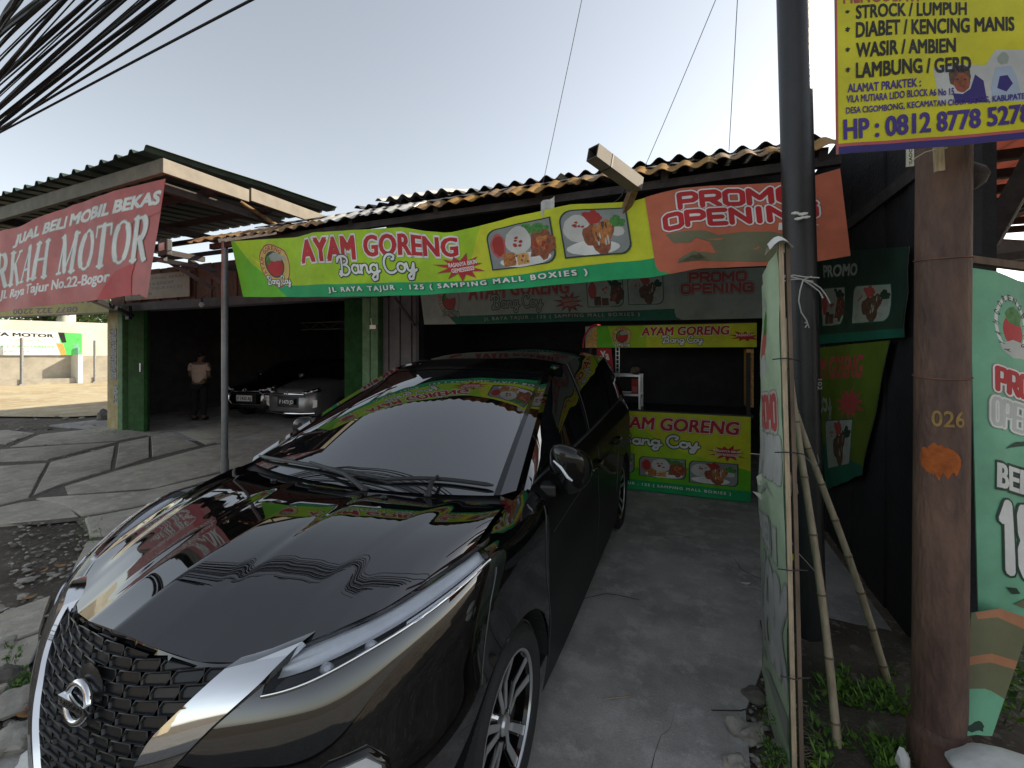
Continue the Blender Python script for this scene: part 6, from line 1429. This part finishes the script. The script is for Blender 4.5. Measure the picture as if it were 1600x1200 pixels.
# ------------------------------------------------------------------ the two cars for sale inside the garage
def sale_car(name, label, loc, rz, paint, kind, plate_txt, plate_m, txt_m, grp):
    """small saloon / hatchback; local: front faces -y, centred, z up"""
    T = thing(name, label, 'car', loc, rz, grp, world=False); hw = .84
    S = [(-2.05, .50, .62, .30), (-2.0, .60, .72, .25), (-1.85, .72, .80, .2), (-1.4, .78, .90, .19), (-.95, .80, .97, .19), (-.2, .82, 1.0, .19), (.8, .83, 1.02, .19), (1.5, .80, 1.04, .2), (1.85, .76, 1.0, .22), (1.98, .66, .9, .3)]
    mb = MB(); rows = []
    for s, wv, zt, zb in S:
        zm = (zt + zb) / 2; half = [(0, zt + .02), (wv * .5, zt + .015), (wv * .86, zt - .01), (wv, zt - .09), (wv * 1.03, zm), (wv * 1.0, zb + .06), (wv * .9, zb)]
        rows.append([Vector((-x, s, z)) for x, z in half[::-1]] + [Vector((x, s, z)) for x, z in half[1:]])
    # smooth along the length
    A = np.array([[list(p) for p in r] for r in rows]); ev = np.linspace(-2.05, 1.98, 50); sp = np.stack([spline(A[:, j, 1], A[:, j])(ev) for j in range(A.shape[1])], 1)
    mb.grid([[Vector(q) for q in r] for r in sp]); n = sp.shape[1]; mb.add([tuple(q) for q in sp[0]], [tuple(range(n))]); mb.add([tuple(q) for q in sp[-1]], [tuple(range(n))])
    mb.build('body', paint, T, smooth=50, merge=1e-4)
    hr = 1.42 if kind else 1.47
    G = [(-.98, .74, .97, .70, .985), (-.55, .74, 1.0, .60, hr - .14), (-.2, .76, 1.0, .57, hr - .02), (.5, .77, 1.02, .56, hr), (1.2, .76, 1.03, .55, hr - .06), (1.7, .70, 1.03, .52, hr - .3 if kind else hr - .2), (1.9, .66, .98, .6, 1.0)]
    rows = []
    for s, wb, zb, wt, zt in G: rows.append([Vector((x, s, z)) for x, z in ((-wb, zb), (-(wb + wt) / 2 - .02, (zb + zt) / 2), (-wt, zt), (0, zt + .03), (wt, zt), ((wb + wt) / 2 + .02, (zb + zt) / 2), (wb, zb))])
    mb = MB(); mb.grid(rows, mfn=lambda i, j: 0 if (j in (2, 3) and 1 < i < 4) else 1); mb.build('cabin', [paint, 'gloss_black'], T, smooth=40)
    for sg in (-1, 1):
        mb = MB(); mb.grid([[Vector((sg * x, s + .02 * (1 - q), .76 + dz + .06 * q)) for q in (-.6, .1, 1)] for x, s, dz in ((.40, -2.02, -.05), (.52, -1.985, -.03), (.64, -1.93, 0), (.72, -1.84, .04))])
        hl_ = mb.build('headlight', 'gloss_black', T, smooth=50, recalc=False)
        mb = MB()
        for x, s, dz in ((.50, -2.035, -.03), (.61, -1.985, 0)): mb.ico((sg * x, s, .765 + dz), .030, 2, sc=(1.4, .5, .8))
        mb.tube([(sg * .40, -2.04, .735), (sg * .54, -2.02, .74), (sg * .70, -1.90, .80)], .010, 6); mb.build('lamp', 'reflector', hl_, smooth=50)
        mb = MB(); mb.ico((sg * .93, -.72, 1.03), .1, 2, sc=(1, .5, .7)); mb.build('wing_mirror', paint, T, smooth=50)
    mb = MB()
    if kind:   # dark saloon: bright hexagonal outline round the mouth
        q = [(-.52, .62), (-.40, .70), (.40, .70), (.52, .62), (.52, .46), (.42, .38), (-.42, .38), (-.52, .46)]; mb.tube([(x, -2.07 + .10 * abs(x) ** 2, z) for x, z in q + q[:1]], .016, 6)
    else:
        mb.tube([(x, -2.075 + .16 * x * x, .70) for x in np.linspace(-.45, .45, 10)], .018, 6); mb.tube([(x, -2.06 + .17 * x * x, .26 + .05 * x * x) for x in np.linspace(-.70, .70, 12)], .022, 6)
    mb.build('grille_trim', 'chrome', T, smooth=60)
    mb = MB(); mb.grid([[Vector((x, -2.064 + .14 * x * x, z)) for z in (.40, .52, .66)] for x in np.linspace(-.48, .48, 9)]); mb.build('grille', 'grille_black', T, recalc=False)
    if not kind:
        for sg in (-1, 1):
            mb = MB(); mb.grid([[Vector((sg * x, -2.05 + .17 * x * x, z)) for z in (.34 + (x - .45) * .3, .58)] for x in np.linspace(.46, .74, 5)]); mb.build('bumper_corner', 'paint_white', T, recalc=False, smooth=50)
    mb = MB(); mb.tube([(.045 * math.cos(a), -2.085, .73 + .035 * math.sin(a)) for a in np.linspace(0, 6.283, 14)], .010, 6); mb.build('badge', 'chrome', T, smooth=60)
    mb = MB(); mb.box(-.23, .23, -2.10, -2.085, .46, .60); pl = mb.build('number_plate', plate_m, T)
    vs, fs = text2d(plate_txt, .03); b = max(v[0] for v in vs); mb = MB(); mb.add([(-.20 + x / b * .40, -2.1015, .49 + y * .11) for x, y in vs], [tuple(f) for f in fs]); mb.build('plate_number', txt_m, pl)
    for sg in (-1, 1):
        for y in (-1.25, 1.25):
            mb = MB(); mb.lathe([(.18, -.09), (.27, -.09), (.30, -.06), (.30, .06), (.27, .09), (.18, .09)], 28, 'x'); mb.lathe([(.18, .085), (.1, .07), (.0001, .07)], 20, 'x', m=1); mb.lathe([(.18, -.085), (.1, -.07), (.0001, -.07)], 20, 'x', m=1)
            w_ = mb.build('wheel', ['rubber', 'silver_paint'], T, smooth=40); w_.location = (sg * .77, y, .30)
    return T
def face_dir(px): a = (px - 800) / FOC; return Vector((CC * a - SS, SS * a + CC, 0))
r_ = face_dir(452); c1 = sight(452, 652, z=0)
def place(px, yb, rz): 
    p = sight(px, yb, z=0); f = Vector((math.sin(rz), -math.cos(rz), 0)); p = p - f * 2.05; return (p.x, p.y, 0)
sale_car('sale_car', 'white-nosed small hatchback with black number plate parked inside the garage', place(450, 664, .05), .05, 'silver_dim', 0, 'F 1473 JD', 'plate_black', 'plate_white', 'cars for sale in the garage')
sale_car('sale_car', 'black saloon with white number plate parked deep inside the dark garage', place(384, 656, .12), .12, 'car_black', 1, 'F 1433 AJ', 'plate_white', 'plate_black', 'cars for sale in the garage')

# ------------------------------------------------------------------ the man in the garage
def skin_mesh(name, verts, edges_, radii, m, parent=None, sub=2, root=0):
    me = bpy.data.meshes.new(name); me.from_pydata([tuple(v) for v in verts], edges_, []); o = bpy.data.objects.new(name, me); COL.objects.link(o)
    sk = o.modifiers.new('s', 'SKIN'); sk.use_smooth_shade = True
    for i, v in enumerate(me.skin_vertices[0].data): r = radii[i]; v.radius = r if isinstance(r, tuple) else (r, r); v.use_root = (i == root)
    sb = o.modifiers.new('b', 'SUBSURF'); sb.levels = sub; sb.render_levels = sub
    dg = bpy.context.evaluated_depsgraph_get(); m2 = bpy.data.meshes.new_from_object(o.evaluated_get(dg)); bpy.data.objects.remove(o); bpy.data.meshes.remove(me)
    m2.name = name; m2.materials.clear(); m2.materials.append(MATS[m]); m2.polygons.foreach_set('use_smooth', [True] * len(m2.polygons))
    o = bpy.data.objects.new(name, m2); COL.objects.link(o)
    if parent: o.parent = parent
    return o
pp_ = sight(311, 657, z=0)
PR = thing('person', 'man in pale pink shirt and dark trousers looking down inside the garage', 'person', (pp_.x, pp_.y, 0), math.radians(-60), world=False)
# local frame: faces -x, z up
V = []; E_ = []; Rd = []
def vtx(p, r, par=None):
    V.append(p); Rd.append(r)
    if par is not None: E_.append((par, len(V) - 1))
    return len(V) - 1
pel = vtx((0, 0, .88), (.15, .11)); ab = vtx((-.005, 0, 1.05), (.145, .10), pel); ch = vtx((-.01, 0, 1.25), (.165, .11), ab); nk = vtx((-.03, 0, 1.40), .058, ch); hd0 = vtx((-.075, 0, 1.47), .062, nk)
fh = vtx((-.10, 0, 1.53), (.078, .092), hd0); cr = vtx((-.095, 0, 1.60), (.07, .08), fh)
nose = vtx((-.185, 0, 1.525), .016, fh)
for sg in (-1, 1):
    er = vtx((-.085, sg * .082, 1.535), (.012, .022), fh)
    sh = vtx((-.01, sg * .17, 1.33), .062, ch); el = vtx((-.02, sg * .215, 1.07), .043, sh); wr = vtx((-.22, sg * .10, 1.03), .028, el); pa = vtx((-.29, sg * .07, 1.045), (.034, .018), wr)
    for i, (dy, dx) in enumerate(((.030, .070), (.012, .085), (-.006, .080), (-.022, .062))):
        k1_ = vtx((-.335, sg * .07 + sg * dy, 1.05), .0095, pa); k2 = vtx((-.335 - dx * .4, sg * .07 + sg * dy * 1.05, 1.04), .0085, k1_); vtx((-.335 - dx * .55, sg * .07 + sg * dy, 1.015), .007, k2)
    th = vtx((-.27, sg * .035, 1.06), .011, pa); vtx((-.305, sg * .012, 1.07), .009, th)
    hp = vtx((0, sg * .085, .84), .092, pel); kn = vtx((-.02, sg * .10, .48), .062, hp); an_ = vtx((.015, sg * .105, .09), .042, kn); vtx((-.12, sg * .11, .04), (.040, .030), an_)
skin_mesh('body', V, E_, Rd, 'skin', PR)
sv = [(0, 0, .86), (-.005, 0, 1.05), (-.01, 0, 1.26), (-.03, 0, 1.365)]; sr = [(.170, .13), (.160, .118), (.178, .125), .075]; se = [(0, 1), (1, 2), (2, 3)]
for sg in (-1, 1):
    i = len(sv); sv += [(-.01, sg * .18, 1.33), (-.015, sg * .205, 1.18)]; sr += [.076, .062]; se += [(2, i), (i, i + 1)]
skin_mesh('shirt', sv, se, sr, 'shirt', PR)
sv = [(0, 0, .90)]; sr = [(.160, .122)]; se = []
for sg in (-1, 1):
    i = len(sv); sv += [(0, sg * .088, .82), (-.02, sg * .10, .48), (.012, sg * .105, .10)]; sr += [.105, .078, .062]; se += [(0, i), (i, i + 1), (i + 1, i + 2)]
skin_mesh('trousers', sv, se, sr, 'trousers', PR)
mb = MB(); mb.ico((-.078, 0, 1.585), .098, 3, sc=(.95, .86, .72), nz=.05); mb.build('hair', 'hair', None, smooth=60).parent = PR
for sg in (-1, 1):
    mb = MB(); mb.ico((-.065, sg * .11, .045), .075, 2, sc=(1.75, .62, .6)); mb.build('shoe', 'black_plastic', None, smooth=60).parent = PR
    mb = MB(); mb.ico((-.176, sg * .032, 1.555), .011, 2); mb.build('eye', 'paper', None, smooth=60).parent = PR
mb = MB(); mb.tube([(-.172, -.024, 1.487), (-.178, 0, 1.485), (-.172, .024, 1.487)], .005, 6); mb.build('mouth', 'plank_red', None, smooth=60).parent = PR

# ------------------------------------------------------------------ house across the road (seen only mirrored in the chrome)
OB = thing('opposite_house', 'sunlit cream shophouse across the road, mirrored in the chrome grille', 'building', (-3, -11, 0))
mb = MB(); mb.box(-13, -3.5, -15, -11, 0, 4.2); mb.build('wall', 'wall_cream', OB)
mb = MB(); mb.box(-13.3, -3.2, -15.2, -10.5, 4.205, 4.4); mb.build('roof', 'roof_rust', OB)
for i in range(3):
    mb = MB(); x = -12.5 + i * 3.1; mb.box(x, x + 2.6, -11.02, -10.96, .1, 2.6); mb.build('shutter_door', 'plank_red' if i % 2 else 'wall_grey', OB)
    mb = MB(); mb.box(x + .4, x + 1.9, -11.01, -10.95, 3.0, 3.9); mb.build('window', 'gloss_black', OB)

# ------------------------------------------------------------------ rubble, stones, leaves, weeds
rg = random.Random(21)
mb = MB()
def scatter(n, box, r0, r1, m=0):
    for _ in range(n):
        px, py = rg.uniform(box[0], box[2]), rg.uniform(box[1], box[3]); p = sight(px, py, z=0); r = rg.uniform(r0, r1) * (1 if rg.random() < .85 else 1.7)
        mb.ico((p.x, p.y, -.012 + r * .2), r, 1, m if rg.random() < .7 else 1, (rg.uniform(.8, 1.4), rg.uniform(.8, 1.3), rg.uniform(.4, .7)), .5, rg.random() * 50)
scatter(200, (15, 815, 150, 920), .005, .018); scatter(280, (-60, 930, 110, 1230), .006, .022); scatter(60, (130, 770, 220, 840), .005, .016); scatter(90, (0, 640, 150, 720), .01, .035)
scatter(90, (1130, 1030, 1230, 1230), .005, .014); scatter(60, (1180, 950, 1240, 1050), .004, .012)
stuff(mb.build('gravel', ['stone', 'stone_dark'], smooth=30), 'loose grey gravel and grit along the edges of the slabs', 'gravel')
ST2 = [(35, 1100, .075, 'stone', 'pale flat stone at the bottom left beside the chrome grille'), (12, 1060, .06, 'stone_dark', 'dark stone at the left edge'), (62, 1150, .055, 'stone', 'grey stone at the foot of the grille'), (70, 1105, .045, 'brick_red', 'broken red brick piece near the grille'), (20, 1165, .07, 'stone', 'large pale stone in the bottom left corner'), (55, 1195, .05, 'white_rock', 'whitish rubble chip at the bottom edge, left'), (8, 1010, .05, 'stone', 'mossy stone at the left edge below the leaves'), (75, 1035, .04, 'stone_dark', 'small dark stone left of the grille'),
       (1168, 1150, .05, 'stone', 'grey rock at the right edge of the drive'), (1182, 1090, .04, 'stone_dark', 'dark rock under the foot of the edge-on banner'), (1150, 1195, .035, 'stone', 'half-hidden rock at the bottom right of the drive'), (1296, 1000, .05, 'stone_dark', 'dark stone behind the pale bamboo'), (140, 880, .03, 'stone_dark', 'dark cobble among the gravel left of the hood'), (165, 655, .14, 'stone_dark', 'rounded dark boulder at the foot of the yellow pillar')]
for k, (px, py, r, m, lab) in enumerate(ST2):
    p = sight(px, py, z=0); mb = MB(); mb.ico((p.x, p.y, r * .25), r, 3, 0, (1.25, 1., .7 if k != 13 else 1.4), .45, k * 3.7); tag(mb.build('stone', m, smooth=40), lab, 'stone')
WRK = sight(1590, 1190, Y=1.42); mb = MB(); mb.ico((WRK.x + .02, WRK.y + .02, .23), .15, 3, 0, (1.25, .8, .45), .16, 2); mb.ico((WRK.x + .02, WRK.y + .04, .08), .15, 2, 0, (1.3, .8, 1), .12, 2); tag(mb.build('white_block', 'white_rock', smooth=40), 'big whitewashed block in the bottom right corner beside the rusty pole', 'block')
mb = MB(); p = sight(1412, 1178, Y=1.6); mb.ico((p.x, p.y, .14), .035, 2, 0, (.6, .6, 1.5), .3, 8); tag(mb.build('white_chip', 'white_rock', smooth=40), 'small white chip against the left of the pole sleeve', 'stone')
# soil bank under the weeds
mb = MB(); rows = []
for i in range(26):
    rows.append([Vector((x, .75 + i * .09, max(-.03, -.03 * (x < .5) + .015 + .10 * math.exp(-((x - .85) / .5) ** 2) * (1 - .4 * math.exp(-((i * .09 - .6) / .6) ** 2)) + .035 * noise.noise(Vector((x * 5, i * .5, 2)))))) for x in np.linspace(.40, 2.4, 30)])
mb.grid(rows); struct(mb.build('soil_bank', 'soil', smooth=60))
def weed_patch(name, lab, boxes, mats_, n, s0, s1, zmax):
    mb = MB()
    for _ in range(n):
        b = rg.choice(boxes); px, py = rg.uniform(b[0], b[2]), rg.uniform(b[1], b[3]); p = sight(px, py, z=.05 if px > 1000 else .0); k = rg.uniform(s0, s1); z = rg.uniform(0, zmax)
        if noise.noise(Vector((p.x * 6, p.y * 6, 1))) < -.15: continue
        a = rg.uniform(0, 6.283); t = rg.uniform(.1, 1.0); u = Vector((math.cos(a), math.sin(a), t)).normalized() * k; blade = rg.random() < .35; u = (u + Vector((0, 0, k * .6))) * 1.1 if blade else u; v_ = Vector((-math.sin(a), math.cos(a), rg.uniform(-.3, .3))) * k * (.09 if blade else .28)
        q = Vector((p.x, p.y, z + (.05 if px > 1000 else .0)))
        mb.add([q, q + u * .5 + v_, q + u, q + u * .5 - v_], [(0, 1, 2, 3)], rg.randrange(len(mats_)))
    stuff(mb.build(name, mats_, recalc=False), lab, 'weeds')
weed_patch('moss', 'short bright moss and grass at the foot of the edge-on banner', [(1185, 1090, 1260, 1240), (1195, 1130, 1235, 1200)], ['foliage_dark', 'foliage_bright'], 1500, .006, .018, .02)
weed_patch('weeds', 'low leafy weeds on the soil under the bamboo props', [(1270, 1060, 1420, 1240), (1310, 1065, 1400, 1130), (1370, 1120, 1420, 1230)], ['foliage_bright', 'foliage_dark', 'foliage_bright'], 4200, .014, .042, .07)
weed_patch('weeds', 'tufts of grass between the slabs and rubble left of the car', [(120, 810, 160, 850), (10, 655, 100, 685), (40, 660, 95, 680), (10, 1055, 75, 1090), (0, 1015, 40, 1070), (30, 1040, 75, 1075), (140, 665, 190, 680)], ['foliage_bright', 'foliage_dark'], 1500, .008, .030, .02)
weed_patch('weeds', 'tall dark weeds in the shade right of the rusty pole', [(1555, 1030, 1640, 1150)], ['foliage_dark', 'foliage_bright'], 500, .02, .06, .25)
mb = MB()
for _ in range(160):
    px, py = rg.choice(((rg.uniform(1270, 1350), rg.uniform(1000, 1080)), (rg.uniform(1240, 1300), rg.uniform(1100, 1200)))); p = sight(px, py, z=.06); a = rg.uniform(0, 6.28); mb.tube([p, p + Vector((math.cos(a) * .05, math.sin(a) * .05, .01)), p + Vector((math.cos(a + .4) * .1, math.sin(a + .4) * .1, .0))], .0012, 4)
stuff(mb.build('dry_stalks', 'bamboo'), 'dry broken stalks littering the soil bank', 'litter')
for k, (px, py, s, a, m, lab) in enumerate(((95, 885, .05, .4, 'leaf_dry', 'curled orange-brown dead leaf among the gravel'), (68, 893, .035, 2., 'leaf_dry', 'smaller yellow-brown dead leaf left of the orange one'), (45, 935, .04, 1., 'leaf_dry', 'dead leaf on the dark soil left of the car'), (52, 1115, .06, .9, 'leaf_dry', 'brown leaf lying against the stones by the grille'), (70, 1088, .04, 2.4, 'leaf_dry', 'pale brown leaf by the grille'), (24, 687, .08, .3, 'paper', 'white litter scrap on the soil at the left edge'), (1164, 913, .035, .2, 'paper', 'white scrap on the drive near the edge-on banner'), (1033, 774, .05, 0, 'paper', 'crumpled white wrapper on the floor by the food cart'), (183, 664, .16, .4, 'ink_sky', 'blue-white crumpled plastic bag by the yellow pillar'), (202, 668, .08, .9, 'paper', 'small white paper beside the blue plastic bag'))):
    p = sight(px, py, z=.004); mb = MB(); c, q = math.cos(a), math.sin(a); h_ = .3 if k < 8 else .7
    mb.grid([[Vector((p.x + (x * c - y * q) * s, p.y + (x * q + y * c) * s, .010 + abs(h_ * s * (x * x * .9 + .3 * noise.noise(Vector((x * 2, y * 3, k))))))) for y in (np.linspace(-.45, .45, 5) * (1 - .85 * abs(x) ** 2))] for x in np.linspace(-1, 1, 7)])
    tag(mb.build('dead_leaf' if m == 'leaf_dry' else 'litter', m, smooth=60), lab, 'leaf' if m == 'leaf_dry' else 'litter')
mb = MB(); mb.tube([sight(942, 1093, z=.006), sight(962, 1090, z=.010), sight(988, 1088, z=.006)], .0028, 6); tag(mb.build('straw', 'bamboo'), 'thin pale stick lying on the concrete beside the front wheel', 'stick')
for o in bpy.data.objects:
    if 'wp' in o: del o['wp']
